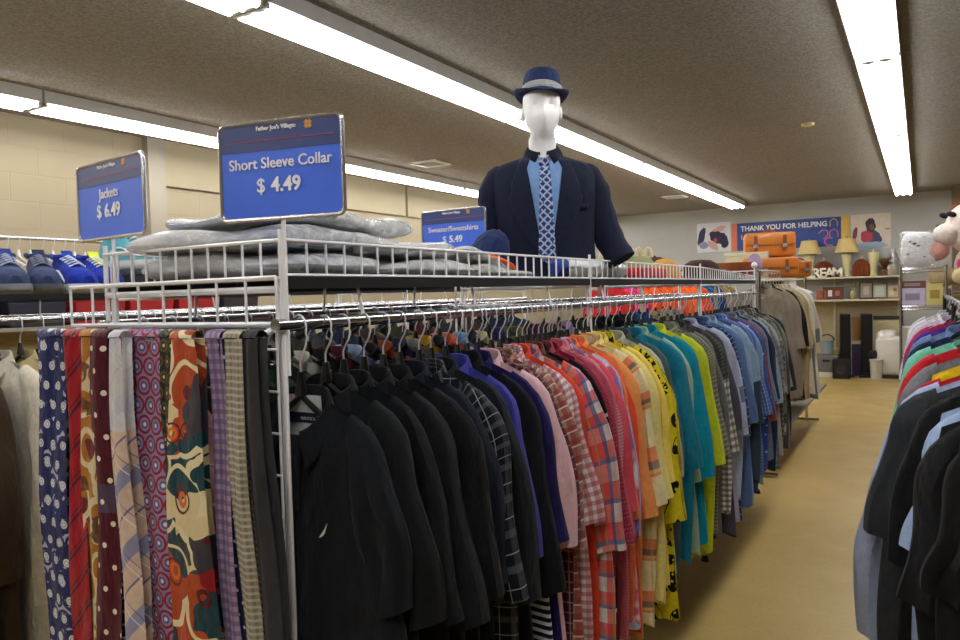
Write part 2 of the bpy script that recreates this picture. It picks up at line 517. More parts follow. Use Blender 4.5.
def band_mesh(rx=.066, ry=.026, drop=.05):
    b = MB(); n = 30; rings = []; uvs = []
    for rm, dz in ((1.06, -.012), (1.02, .006), (.95, .008), (.9, -.01)):
        ring = []
        for i in range(n):
            a = 2 * PI * i / n; fwd = (1 - math.cos(a)) / 2
            x = rx * rm * math.sin(a)
            ring.append((x, ry * rm * math.cos(a), NECKZ - drop * fwd ** 1.6 + dz + sh_z(x) - NECKZ)); uvs.append((a * .06, dz))
        rings.append(ring)
    b.loft(rings, False, True, uvs); return b

def hanger_data(white=False):
    r = thing('clothes_hanger', '', 'hanger')
    b = MB()
    L, Rr = [], []
    path = []
    for i in range(21):
        x = lerp(-.163, .163, i / 20); path.append((x, 0, sh_z(x) - .023 + .028 * max(0, 1 - abs(x) / .05)))
    b.tube(path, [.004] + [.0055] * 19 + [.004], 8)
    b.tube([(0, 0, -.112), (0, 0, -.088), (0, 0, -.074)], [.013, .008, .006], 8)
    b.build('arms', plain('dcdcd8', .35) if white else BLACKP, r)
    h = MB(); pts = [(0, 0, -.078), (0, 0, -.058), (.006, 0, -.047), (.015, 0, -.035), (.0205, 0, -.020)]
    for k in range(9):
        a = math.radians(-25 + k * 27); pts.append((.0195 * math.cos(a), 0, .0195 * math.sin(a) - .003))
    h.tube(pts, .0020, 6)
    h.build('hook', plain('e4e5ea', .22, .35, 'hook_chrome'), r)
    return r
HG = hanger_data()
HGW = hanger_data(True)
_hg_used = {id(HG): False, id(HGW): False}
def hang(x, y, z, rz, label, group, proto=None, sx=1.0, sz=1.0):
    p = proto or HG
    if _hg_used[id(p)]: o = copy_thing(p)
    else: o = p; _hg_used[id(p)] = True
    o.location = (x, y, z); o.rotation_euler = (0, 0, rz)
    o['label'] = label; o['group'] = group; o.scale = (min(sx, 1.0), 1, sz)
    return o

def garment(name, label, cat, group, loc, rz, mats, seed, size=1.0, length=.98, slen=.36, long_=False, style='collar', th=.017, flare=1.0, wide=1.0, sway=0.0, collar_mat=None, placket=None, sleeve_mat=None, fold=1.0, neck=.055, cdrop=.045):
    R = random.Random(seed)
    r = thing(name, label, cat, loc, rz, group)
    tb, front = torso_mesh(R, size, length, th, neck, wide, 0, fold)
    tb.build('torso', mats, r)
    for s in (1, -1):
        sleeve_mesh(R, s, size, slen * R.uniform(.96, 1.05), long_, th * 1.45, flare * R.uniform(.7, 1.2), sway + R.uniform(-.012, .012)).build('sleeve', sleeve_mat or mats, r)
    if style == 'collar':
        collar_mesh(R, spread=R.uniform(.4, .9), h=R.uniform(.020, .030), drop=cdrop).build('collar', collar_mat or mats, r)
    else:
        band_mesh().build('neckband', collar_mat or mats, r)
    if placket:
        z0, z1 = NECKZ - .062, NECKZ - (.2 if placket == 'polo' else length - .15)
        n = 24; zz = [lerp(z0, z1, k / n) for k in range(n + 1)]
        xs = (-.017, -.015, .015, .017)
        b = MB(); b.loft([[(x, front(x, z) - (.0035 if abs(x) < .016 else .0), z) for z in zz] for x in xs], False, False, [(x, -z) for x in xs for z in zz])
        pk = b.build('placket', collar_mat or mats, r)
        nb = 3 if placket == 'polo' else 7
        for k in range(nb):
            z = lerp(z0 - .02, z1 + .02, k / max(1, nb - 1))
            q = MB(); q.lathe([(0, 0), (.0055, 0), (.0055, .0018), (0, .0022)], 10, (0, 0, 0), 1, 1, RX(PI / 2))
            q.build('button', plain('cfcbc0', .3) if placket != 'polo' else plain('1c1c1e', .3), pk, (0, front(0, z) - .004, z))
    return r, front
# ------------------------------------------------------------------ the wire racks
ZB = 1.402          # hang bar
ZS = 1.487          # wire shelf
def fence(b, A, B, z0, z1a, z1b, step, r=.0026):
    A = Vector(A); B = Vector(B); L = (B - A).length; n = max(1, round(L / step))
    for k in range(n + 1):
        p = A.lerp(B, k / n); b.tube([(p.x, p.y, z0), (p.x, p.y, lerp(z1a, z1b, k / n))], r, 5)
    for za, zb in ((z1a, z1b), (z0, z0)): b.tube([(A.x, A.y, za), (B.x, B.y, zb)], r * 1.35, 6)
def rack(label, X0, X1, ys, group=None, last_drop=.037, grid=True, basket=True):
    r = thing('clothing_rack', label, 'clothes rack', ((X0 + X1) / 2, ys[0], 0), 0, group)
    hx = (X1 - X0) / 2; Y = [y - ys[0] for y in ys]
    for i, y in enumerate(Y):
        for s in (-1, 1):
            b = MB(); x = s * hx
            b.tube([(x, y, .02), (x, y, 1.575 if basket else 1.50)], .0048, 8); b.tube([(x - s * .013, y + .004, .05), (x - s * .013, y + .004, ZS)], .0034, 6)
            p = b.build('post', WIRE, r)
            f = MB(); f.lathe([(.0, 0), (.022, 0), (.020, .012), (.01, .03)], 12, (x, y, 0)); f.build('levelling_foot', DARKM, p)
            if i == len(Y) - 1:
                f = MB(); f.ball((x, y, 1.595), .022, 12); f.build('end_cap', WHITEP, p)
        for z in (.16, ZB, ZS - .02):
            b = MB(); b.tube([(-hx, y, z), (hx, y, z)], .007, 6); b.build('cross_bar', WIRE, r)
    for s in (-1, 1):
        b = MB(); b.tube([(s * hx, -.02, ZB), (s * hx, Y[-1] + .02, ZB)], .0125, 12); b.build('hang_bar', CHROME, r)
        for k in range(int(Y[-1] / .45)):
            y = .22 + k * .45; b = MB()
            b.tube([(s * (hx - .012), y, ZS - .01), (s * hx, y + .004, ZB + .008)], .0035, 6)
            b.build('bar_bracket', WIRE, r)
    for i in range(len(Y) - 1):
        y0, y1 = Y[i] + .012, Y[i + 1] - .012
        b = MB(); n = int((y1 - y0) / .026)
        for k in range(n + 1):
            y = lerp(y0, y1, k / n); b.tube([(-hx, y, ZS), (hx, y, ZS)], .0022, 5)
        for k in range(5):
            x = lerp(-hx, hx, k / 4); b.tube([(x, y0, ZS - .006), (x, y1, ZS - .006)], .004, 6)
        b.build('wire_shelf', DARKM, r)
        b = MB()
        for s in (-1, 1): b.box((s * (hx + .003), (y0 + y1) / 2, ZS - .008), (.006, y1 - y0, .022))
        b.build('shelf_edge', DARKM, r, flat=True)
        dz = last_drop if i == len(Y) - 2 else 0
        for s in ((-1, 1) if basket else ()):
            b = MB(); fence(b, (s * hx, y0, 0), (s * hx, y1, 0), ZS + .006, 1.557, 1.557 - dz, .053 if i < 2 else .05); b.build('basket_side', WIRE, r)
    for y in ((0, Y[-1]) if basket else ()):
        b = MB(); fence(b, (-hx, y - .004, 0), (hx, y - .004, 0), ZS, 1.556, 1.556, .047); b.build('basket_end', WIRE, r)
    if grid:
        b = MB()
        for k in range(8):
            x = lerp(-hx + .02, hx - .006, k / 7); b.tube([(x, -.012, .12), (x, -.012, ZB + .0)], .0028, 5)
        for k in range(17):
            z = .14 + k * .0762; b.tube([(-hx + .01, -.017, z), (hx, -.017, z)], .0028, 5)
        b.build('grid_panel', WIRE, r)
    return r
rackA = rack('long white wire rack with a basket shelf above the rail of short sleeve shirts', -1.52, -.99, (.957, 2.4, 3.9, 5.36))
# the tie rail hooked on the near end
b = MB(); b.tube([(-.36, -.055, 1.374), (.262, -.055, 1.380)], .009, 10); b.build('tie_rail', CHROME, rackA)
b = MB(); fence(b, (-.352, -.030, 0), (.262, -.012, 0), 1.404, 1.487, 1.489, .0735, .0030)
for x in (-.35, .25): b.tube([(x, -.004, 1.40), (x, -.055, 1.378)], .005, 6)
b.build('tie_rail_guard', WIRE, rackA)
rackB = rack('white wire rack of jackets behind the ties, shoes lined up on its shelf', -3.13, -2.60, (.55, 2.0, 3.5, 5.0), None, 0, False, False)

# ------------------------------------------------------------------ short sleeve shirts on the front rail
S_, D_ = 's', 'dot'
def plaid(base, *st, **kw): return fabric(base, [('s',) + x for x in st], **kw)
def gingham(base, c, p): return fabric(base, [('s', 0, p, .5, 0, c, .55), ('s', 1, p, .5, 0, c, .55)])
BLK = fabric('101319'); BLK2 = fabric('0c0f14'); CHAR = fabric('191c22'); NVB = fabric('0f131c')
shirts = []
def S(short, look, mat, **kw): shirts.append((short, look, mat, kw))
S('sail polo', 'black polo shirt with small white sail on its chest, by the grid panel', fabric('14181f'), style='collar', placket='polo', slen=.30, size=.95, flare=.7, neck=.09, cdrop=.082)
S('second black polo', 'plain charcoal black polo shirt', fabric('15181c'), slen=.35, size=.97)
S('wide sleeved black shirt', 'black shirt with wide loose sleeves', BLK2, slen=.37, flare=1.3)
S('grey piped black shirt', 'black shirt with thin grey shoulder piping', fabric('121419', [('s', 0, .09, .05, .3, '77787c', .7)]), slen=.38)
S('matte black shirt', 'matte black crumpled shirt', fabric('0f1115', wrinkle=.7), slen=.36)
S('midnight shirt', 'midnight blue black shirt', fabric('111827'), slen=.37)
S('black windowpane shirt', 'black plaid shirt with grey and white lines', plaid('12161d', (0, .06, .22, .1, '5b5f68', .5), (1, .06, .22, .4, '5b5f68', .5), (0, .06, .035, .5, 'b6b8be', .6), (1, .06, .035, .75, 'b6b8be', .6)), slen=.40, flare=1.2)
S('coal grey shirt', 'dark coal grey shirt', CHAR, slen=.46)
S('indigo shirt', 'bright indigo blue shirt', fabric('4546a0'), slen=.33)
S('black pinstripe hem shirt', 'black shirt with navy striped hem', fabric('141a30', [('s', 1, .019, .45, 0, 'dfe2ee', 1), ('below', -1, .60, '101118', 1)]), slen=.43)
S('violet navy shirt', 'violet navy shirt', fabric('231a55'), slen=.34)
S('pale pink shirt', 'pale pink shirt', fabric('e2b7bd'), slen=.36)
S('maroon check shirt', 'maroon shirt with small white and navy checks', plaid('57202c', (0, .026, .14, 0, 'b09aa2', .55), (1, .026, .14, 0, 'b09aa2', .55), (0, .026, .3, .5, '1b1730', .6)), slen=.36, length=1.06)
S('tan red plaid shirt', 'tan, red and olive fine plaid shirt', plaid('b08a78', (0, .04, .35, 0, '8f3434', .7), (1, .04, .35, 0, '8f3434', .7), (0, .04, .1, .6, '54573c', .8), (1, .04, .1, .6, 'e0d4c4', .7)), slen=.37)
S('red gingham shirt', 'crimson and white gingham shirt', gingham('e9e2e4', 'a5152f', .022), slen=.35)
S('vermilion shirt', 'vermilion red shirt', fabric('d8432c'), slen=.34)
S('madras shirt', 'red, white and blue madras plaid shirt with a big sleeve', plaid('e3ddda', (0, .085, .42, 0, 'd8392f', .75), (1, .085, .42, .1, 'd8392f', .75), (0, .085, .12, .6, '3a548f', .75), (1, .085, .12, .68, '3a548f', .75), (0, .085, .04, .82, '8d9a52', .8)), slen=.42, flare=1.5, size=1.10)
S('brown mesh shirt', 'dull brown red knit shirt', fabric('7c4038', [('dot', .008, .25, '3d1d1b', .7)]), slen=.38)
S('black tipped shirt', 'black shirt with a white sleeve tab', fabric('131218', [('s', 1, .3, .04, .2, 'e2e2e2', .9)]), slen=.36)
S('cranberry dotted shirt', 'cranberry shirt with fine woven dots', fabric('a8364e', [('dot', .008, .2, 'd0808f', .6), ('s', 1, .011, .3, .5, '7f2038', .5)]), slen=.41, flare=1.25, size=1.09)
S('burgundy shirt', 'deep burgundy shirt', fabric('8a1630'), slen=.37)
S('rose shirt', 'dusty rose pink shirt', fabric('d1667c'), slen=.44)
S('candy stripe shirt', 'pink candy striped shirt with hem hanging low', fabric('d9a2ad', [('s', 1, .009, .45, 0, 'c04a62', .7)]), slen=.33, size=.94, length=1.1)
S('coral pink shirt', 'coral pink shirt', fabric('e2596a'), slen=.40)
S('tie dye shirt', 'pale blue, white and red tie dyed shirt', fabric('b9cbe6', [('wave', 3.0, 6, .62, 'c83d50', .85), ('noise', 12, .5, .6, 'eef0f6', .8), ('wave', 2.2, 8, .78, '5a74bf', .8)]), slen=.45, flare=1.1)
S('salmon shirt', 'light salmon shirt', fabric('f0875c'), slen=.41)
S('blaze orange shirt', 'blaze orange red shirt', fabric('f0552f'), slen=.42)
S('tangerine shirt', 'soft tangerine shirt', fabric('f4a05a'), slen=.42, flare=1.2)
S('apricot shirt', 'peach apricot shirt with a long body', fabric('e8a468'), slen=.38, length=1.05)
S('cream striped shirt', 'cream, orange and grey banded plaid shirt', plaid('eadfae', (1, .17, .42, .62, 'e0754a', .85), (1, .17, .16, .42, '6d655f', .85), (1, .17, .05, .3, 'd8c77c', .8), (0, .06, .1, 0, 'b79d6c', .5)), slen=.42, flare=1.2, length=1.03, size=1.05)
S('lemon shirt', 'pale lemon shirt', fabric('efe08c'), slen=.40, size=1.09)
S('butter shirt', 'butter yellow shirt', fabric('efd460'), slen=.38, size=1.12)
HAW = fabric('dccb1e', [('vor', 19, .0, .40, '15140e', 1), ('vor', 60, .0, .26, 'dccb1e', 1), ('wave', 6, 12, .965, '15140e', 1)])
S('hibiscus shirt', 'bright yellow shirt printed with large black flowers', HAW, slen=.48, flare=1.4, length=1.08, size=1.16)
S('stone print shirt', 'stone grey shirt with small dark print', fabric('b7b3a4', [('vor', 38, .0, .2, '77776c', .7)]), slen=.38, size=.98)
S('slate shirt', 'slate grey green shirt', fabric('4a605e'), slen=.40)
S('peacock shirt', 'peacock blue teal shirt', fabric('1a7d96'), slen=.40, size=1.02)
S('sage shirt', 'pale sage shirt', fabric('9db79f'), slen=.46, size=1.02)
S('turquoise shirt', 'vivid turquoise shirt', fabric('0d8ba3'), slen=.46, flare=1.2, size=1.04)
S('lime shirt', 'lime yellow shirt', fabric('c8d42a'), slen=.44, flare=1.1, length=1.05)
S('olive check shirt', 'olive grey finely checked shirt', plaid('7a7a6b', (0, .016, .3, 0, '4f5049', .7), (1, .016, .3, 0, 'a6a593', .6)), slen=.42)
S('pewter shirt', 'pewter grey shirt', fabric('6b6b68'), slen=.40)
S('gunmetal shirt', 'gunmetal shirt with white gingham cuffs', fabric('55564f', [('below', .36, 3, 'e4e4da', .9), ('s', 0, .024, .5, 0, '2c2d2b', .6), ('s', 1, .024, .5, 0, '2c2d2b', .6)]), slen=.44)
S('plum grey shirt', 'plum grey shirt', fabric('4a4552'), slen=.38, length=1.08)
S('lavender shirt', 'washed lavender grey shirt', fabric('a7abc2'), slen=.38)
S('ice blue shirt', 'ice blue shirt with dark trim', fabric('b4c4de', [('below', .39, .45, '5f7186', .9)]), slen=.44, flare=1.25, size=1.10)
S('navy striped shirt', 'navy shirt with pale stripes low on it', fabric('2a3560', [('s', 1, .035, .2, .2, '8496b8', .6)]), slen=.43, length=1.07)
S('denim shirt', 'mid blue denim shirt', fabric('5a75a4'), slen=.40)
S('chambray shirt', 'light chambray blue shirt', fabric('8ba7c6'), slen=.42, size=1.07)
S('powder blue shirt', 'powder blue shirt with dark hem', fabric('8fa9c0', [('below', .40, 3, '1d2436', .9)]), slen=.44, flare=1.2, size=1.11)
S('royal blue shirt', 'royal blue shirt', fabric('3c579f'), slen=.38)
S('cobalt plaid shirt', 'cobalt and white small plaid shirt', plaid('5a74ad', (0, .016, .25, 0, 'a9bbe2', .6), (1, .016, .25, 0, '33457f', .6)), slen=.40, flare=1.2)
S('azure shirt', 'faded azure shirt with pink collar print', fabric('86a2c8', [('noise', 40, .6, .66, 'd8909a', .8)]), slen=.36)
S('ocean floral shirt', 'ocean blue shirt with pale leaf print', fabric('35569e', [('vor', 30, 0, .2, 'c4d2ea', .8)]), slen=.40)
S('brick shirt', 'brick red brown shirt', fabric('8a4a42'), slen=.46)
S('steel blue shirt', 'steel blue shirt', fabric('6b82a0'), slen=.38)
S('dark denim shirt', 'dark indigo denim shirt', fabric('26304c'), slen=.40, length=1.02)
S('mist shirt', 'misty blue grey shirt', fabric('93a3ae'), slen=.42, size=1.1)
S('ash plaid shirt', 'ash grey plaid shirt', plaid('8d9090', (0, .04, .3, 0, '5c5f61', .7), (1, .04, .3, 0, '5c5f61', .7)), slen=.40)
S('silver shirt', 'silver grey shirt', fabric('a4a6a2'), slen=.38)
S('taupe check shirt', 'taupe and black check shirt', plaid('7d776c', (0, .03, .4, 0, '34332f', .7), (1, .03, .4, 0, '34332f', .7)), slen=.40)
S('camouflage shirt', 'grey green camouflage shirt', fabric('7b8072', [('noise', 14, .5, .53, '3c4038', .9), ('noise', 22, .58, .6, 'a9a996', .9)]), slen=.41)
S('graphite shirt', 'graphite shirt', fabric('4c4e4f'), slen=.40)
S('khaki grey shirt', 'khaki grey shirt', fabric('8b8675'), slen=.39)
S('leaf print shirt', 'grey shirt with dark leaf print', fabric('8f9188', [('vor', 24, 0, .26, '34372f', .9)]), slen=.41)
S('soot shirt', 'soot black shirt, nearly last on the rail', fabric('2b2b2d'), slen=.42)
S('last grey shirt', 'mottled grey shirt, last before the end post', fabric('6f706c', [('noise', 30, .5, .6, '3f403e', .8)]), slen=.40)
groups = [(8, 1.0, 1.42), (11, 1.485, 1.915), (10, 1.945, 2.21), (4, 2.255, 2.45), (1, 2.52, 2.52), (6, 2.61, 3.17), (5, 3.25, 3.58), (15, 3.66, 4.82), (9, 4.88, 5.30)]
YS = []
for n, a, c in groups:
    for k in range(n): YS.append(lerp(a, c, k / max(1, n - 1)))
YS = YS[:len(shirts)]
while len(YS) < len(shirts): YS.append(YS[-1] + .05)
XA = -.99
prev = None
for i, ((short, look, mat, kw), y) in enumerate(zip(shirts, YS)):
    far = y > 3
    lab = look if (i == 0 or i >= len(shirts) - 2) else look + ' right behind the ' + prev
    gap = (YS[i + 1] - y) if i + 1 < len(YS) else .05
    kw = dict(kw); kw.setdefault('length', .99 + rnd.uniform(-.06, .05)); kw.setdefault('size', rnd.uniform(.97, 1.04) * (1.04 if far else 1.0))
    kw['slen'] = kw.get('slen', .37) * (1.1 if y > 1.45 else 1.0)
    if i == 0: lab = look
    rz = rnd.uniform(-.05, .05) + (-.03)
    x = XA + rnd.uniform(-.006, .012)
    nm = 'polo_shirt' if 'polo' in short else 'short_sleeve_shirt'
    r, front = garment(nm, lab, 'shirt', 'short sleeve shirts on the front rail', (x, y, ZB - (.022 if i == 0 else .002)), rz, mat, 100 + i, th=max(.013, min(.021, gap * .36)), **kw)
    hang(x, y, ZB - .002, rz, 'black plastic hanger with chrome hook holding the ' + short, 'hangers on the front rail', None, kw['size'] if i else .95, 1.17 if i == 0 else 1.0)
    if i == 0:
        # white sail emblem and the white inside of the neck with its navy label
        e = MB(); pts = []
        for t in range(7):
            q = t / 6; pts.append((.0155 * (q ** 1.6) - .006, -.0, .030 * q))
        out = [(-.007, 0, .0), (.0, 0, .004), (.006, 0, .012), (.010, 0, .031), (.004, 0, .018), (-.003, 0, .007)]
        e.poly(out, (0, -1, 0), .0012)
        ex, ez = .072, -.362
        em = e.build('chest_emblem', plain('efefef', .6), r, (ex, front(ex, ez) - .0015, ez), rot=(0, .12, 0)); em['label'] = 'small white sail emblem'
        n = MB(); pt = []
        for k in range(9):
            a = lerp(-1.2, 1.2, k / 8); pt.append((.058 * math.sin(a), .020 * math.cos(a)))
        n.loft([[(px * .9, py * k_ / .020, NECKZ + dz + .004) for px, py in pt] for dz, k_ in ((.004, .002), (-.02, .006), (-.05, .009), (-.10, .011))], False, False)
        ni = n.build('neck_lining', fabric('d9d9dc'), r); ni['label'] = 'white neck lining'
        n = MB(); n.loft([[(px * .7, py * k_ / .020 - .002, NECKZ + dz + .004) for px, py in pt] for dz, k_ in ((-.030, .0075), (-.050, .009))], False, False)
        nl = n.build('neck_label', fabric('1c2236'), r); nl['label'] = 'navy woven neck label'; text('lettering', 'NAUTICA', .0085, plain('c9ccd4', .6), nl, (.012, .0028, NECKZ - .0395), ext=.0003)
    prev = short

# shirts on the far rail of the same rack, glimpsed between the hooks
bk = [('blush pink', 'dfa3a0'), ('ink black', '1b1b1e'), ('navy', '202c55'), ('jet black', '17171a'), ('pine green', '2c4a38'), ('iron grey', '3c3d40'), ('white', 'd9d6cc'), ('onyx', '1d1d20'), ('maroon', '5f1c2a'), ('pale blue', '9fb6d6'), ('ebony', '1a1817'), ('rust', '9d4a2a'), ('midnight blue', '1d2440'), ('grey marl', '8a8a88'), ('mustard', 'b7902f'), ('anthracite', '2a2b2e'), ('coral', 'd86a52'), ('sky blue', '78a4cf'), ('charcoal', '343538'), ('cream', 'd8cca6'), ('indigo', '2c2f66'), ('moss', '616b3a'), ('plum', '4f2a4a'), ('brown', '4a3426'), ('lilac', 'a593bd'), ('forest green', '24402c'), ('raven', '14151a'), ('pitch black', '121215'), ('tar black', '17161a'), ('cinder grey', '2c2c2f'), ('denim blue', '35507f'), ('cobalt', '2d4b94'), ('sand', 'b9a478'), ('khaki', '9a8d62'), ('stone', 'a3a096'), ('ash', '8c8c88')]
for i, (cn, hx) in enumerate(bk):
    y = 1.04 + i * .075 if i < 20 else 2.6 + (i - 20) * .17
    near = min(range(len(YS)), key=lambda k: abs(YS[k] - y))
    garment('short_sleeve_shirt', cn + ' shirt on the far rail, seen through hooks near the ' + shirts[near][0], 'shirt', 'shirts on the far rail', (-1.52, y, ZB - .002), rnd.uniform(-.06, .06), fabric(hx), 400 + i, length=.95, th=.024)
    hang(-1.52, y, ZB - .002, 0, 'black hanger on the far rail holding the ' + cn + ' shirt', 'hangers on the far rail')

# ------------------------------------------------------------------ ties on the near end
def tie(label, xt, xb, w0, w1, mat, y, z=1.382, ln=.74, tail_mat=None, tw=.6, curl=.010, seed=0):
    R = random.Random(seed)
    r = thing('necktie', label, 'tie', (xt, y, z), 0, 'neckties on the end rail')
    nu, nv = 10, 30
    p = R.uniform(0, 6)
    def blade(w0, w1, ln, yo, tip, dx):
        b = MB(); rings = []; uvs = []
        for j in range(nv + 1):
            v = j / nv; w = lerp(w0, w1, min(1, v * 1.3) ** .7) / 2
            if v > 1 - tip: w *= max(.05, (1 - v) / tip)
            ring = []
            for s in (1, -1):
                for i in range(nu + 1):
                    u = lerp(-1, 1, i / nu) * s
                    x = u * w + dx * v + .004 * math.sin(5 * v + p)
                    yy = yo - s * curl * (1 - u * u) * .5 + .006 * math.sin(3.2 * u + p + 3 * v) * .6 + .004 * math.sin(8 * v + p)
                    zz = -v * ln + (0 if v else 0)
                    ring.append((x, yy, zz)); uvs.append((u * w, v * ln))
            rings.append(ring)
        b.loft(rings, True, True, uvs); return b
    blade(w0, w1, ln, -.012, .06, xb - xt).build('front_blade', mat, r)
    blade(w0 * .9, w1 * tw, ln * .86, .013, .05, xb - xt).build('tail', tail_mat or mat, r)
    b = MB(); rings = []
    for k in range(9):
        a = PI * k / 8
        rings.append([(lerp(-w0 / 2, w0 / 2, i / 6), -.0145 * math.cos(a), .0145 * math.sin(a) + (.0 if i in (0, 6) else .002)) for i in range(7)])
    b.loft(rings, False, False, [(lerp(-w0 / 2, w0 / 2, i / 6), -k * .005) for k in range(9) for i in range(7)])
    b.build('fold', mat, r)
    return r
YT = .902
tie('wide navy tie with white circles and crescents, leftmost on the rail', -1.634, -1.640, .100, .112, fabric('1d2a63', [('noise', 26, .56, .58, 'b4b8cc', 1), ('ring', .043, .34, .5, '19235a', 1), ('dot', .043, .22, 'd5d6da', 1), ('ring', .043, .10, .14, '6d7489', .8)], rough=.5), YT, seed=1)
tie('crimson tie with dark diagonal stripes beside the navy circle tie', -1.545, -1.552, .066, .074, fabric('a31428', [('s', 2, .075, .10, 0, '2b1c33', .9), ('s', 2, .075, .05, .16, '2b1c33', .9)], rough=.45), YT, seed=2)
tie('gold and rust tie with leafy swirls', -1.480, -1.500, .064, .066, fabric('b3762a', [('cell', 20, .0, .22, '6b1c22', 1), ('vor', 15, .42, .60, 'd9cfa8', .9), ('cell', 26, .86, 1, '5d3a1c', .9)], rough=.5), YT - .003, seed=3)
tie('narrow tan and brown chain patterned tie behind the gold tie', -1.512, -1.500, .035, .05, fabric('51402f', [('ring', .02, .2, .38, 'b7a488', .9)]), YT + .022, seed=4)
tie('burgundy tie with grey diamonds and white dots', -1.432, -1.448, .055, .088, fabric('551327', [('below', .30, .36, '55506a', .6), ('dot', .045, .13, 'e8e0cc', 1)], rough=.5), YT - .010, seed=5)
tie('dark navy tie with tiny white squares, next to the burgundy tie', -1.405, -1.41, .035, .04, fabric('1b1c34', [('dot', .014, .22, 'c2c6d6', .9)]), YT + .012, seed=6)
med = [('ring', .038, .36, .5, '9c1d30', 1), ('ring', .038, .16, .22, '3a3f74', 1), ('dot', .038, .10, 'e8e3ea', 1)]
tie('lilac and red medallion tie, left of the peach plaid tie', -1.366, -1.385, .055, .062, fabric('9489b4', med, rough=.5), YT, seed=7)
tie('lilac and red medallion tie, right of the peach plaid tie', -1.297, -1.278, .085, .09, fabric('9a90b8', med, rough=.5), YT + .002, seed=8)
tie('peach, cream and blue plaid tie hanging in front of the medallion ties', -1.343, -1.322, .036, .066, fabric('dcc2ae', [('s', 2, .14, .26, .1, '6c7cb4', .75), ('s', 2, .14, .04, .5, '45508e', .8), ('s', 3, .10, .03, .2, '45508e', .7), ('s', 3, .10, .03, .4, 'f0e8e0', .8), ('below', -1, .18, 'cfd2d8', .75)], rough=.5), YT - .034, seed=9)
tie('brown tie half hidden right of the medallion ties', -1.252, -1.24, .03, .04, fabric('3d2a20', [('dot', .03, .2, '8f5f2c', .8)]), YT + .02, seed=10)
tie('black tie with olive gold diamonds', -1.228, -1.213, .052, .054, fabric('17150f', [('ring', .03, .24, .42, '5a5023', 1), ('dot', .03, .12, 'cfc79c', 1)], rough=.5), YT, seed=11)
tie('plain teal blue tie beside the paisley tie', -1.196, -1.19, .036, .04, fabric('17587c', rough=.45), YT - .004, seed=12)
pais = fabric('b5481c', [('cell', 12, 0, .20, '3c3b44', 1), ('cell', 12, .20, .32, '173f4c', 1), ('cell', 12, .42, .60, '8e1624', 1), ('cell', 12, .84, 1, 'd9c79a', 1), ('vor', 12, .60, .70, 'ded1a8', 1), ('vor', 12, .12, .20, 'd86a1c', 1), ('vor', 12, .26, .31, '5f0f1c', 1)], rough=.45)
tie('wide orange, cream and grey paisley tie', -1.146, -1.137, .062, .140, pais, YT - .032, seed=13, curl=.014)
tie('lilac and pink basketweave tie crossing the paisley tie', -1.088, -1.050, .040, .044, fabric('84759f', [('s', 0, .014, .5, 0, 'b99aa8', .7), ('s', 1, .018, .5, 0, '5d4f80', .6)], rough=.6), YT - .010, seed=14)
tie('navy tie with small white dots near the grid panel', -1.064, -1.030, .045, .05, fabric('1b2650', [('dot', .022, .14, 'dcdfe8', 1)]), YT, seed=15)
tie('beige and grey tweed tie near the grid panel', -1.036, -1.002, .044, .046, fabric('9b9484', [('s', 0, .012, .4, 0, '6d675c', .6), ('s', 1, .012, .4, 0, 'c9c3b0', .6)], rough=.8), YT - .012, seed=16)
tie('plain dark grey tie, rightmost on the rail', -.998, -.962, .036, .046, fabric('3a383c', rough=.6), YT - .006, seed=17)

# ------------------------------------------------------------------ jackets on the second rack
jk = [('tan corduroy', '7d6542'), ('dark olive', '37331f'), ('camel', '8f7348'), ('walnut', '3f3020'), ('white cotton', 'd3ccba'), ('sand', 'b7a67c'), ('chocolate', '3b2a1e'), ('khaki', '8e8257'), ('cream', 'c9bd97'), ('slate', '3d444c'), ('coffee', '4d3829'), ('stone grey', '8d887b'), ('ink blue', '1f2a44'), ('fawn', 'a58b5e'), ('oat', 'bdb08c'), ('smoke', '57585a'), ('pitch brown', '241c17'), ('storm grey', '33363b'), ('deep navy', '161d30'), ('bark', '30261d'), ('dark moss', '2a2d1f'), ('wine', '3a161d'), ('lead', '2d2f33'), ('umber', '38291e'), ('night blue', '171f38'), ('dark teal', '16303a')]
jy = [.93, 1.0, 1.07, 1.14, 1.245, 1.32, 1.39, 1.46, 1.54, 1.62, 1.70, 1.82, 1.92, 2.05, 2.2, 2.35, 2.5, 2.65, 2.85, 3.05, 3.3, 3.55, 3.8, 4.1, 4.4, 4.7]
for i, ((cn, hx), y) in enumerate(zip(jk, jy)):
    prevn = jk[i - 1][0] if i else None
    lab = cn + ' jacket hanging first on the rack behind the ties' if not prevn else cn + ' long sleeved jacket hanging behind the ' + prevn + ' one'
    garment('jacket', lab, 'jacket', 'jackets on the second rack', (-2.60, y, ZB - .002), rnd.uniform(-.08, .05), fabric(hx, sheen=.1), 600 + i, size=1.2 if i == 4 else 1.08, length=1.28, slen=.70 if i == 4 else .60, long_=True, th=.028)
    hang(-2.60, y, ZB - .002, 0, 'black hanger with chrome hook holding the ' + cn + ' jacket', 'hangers on the second rack')

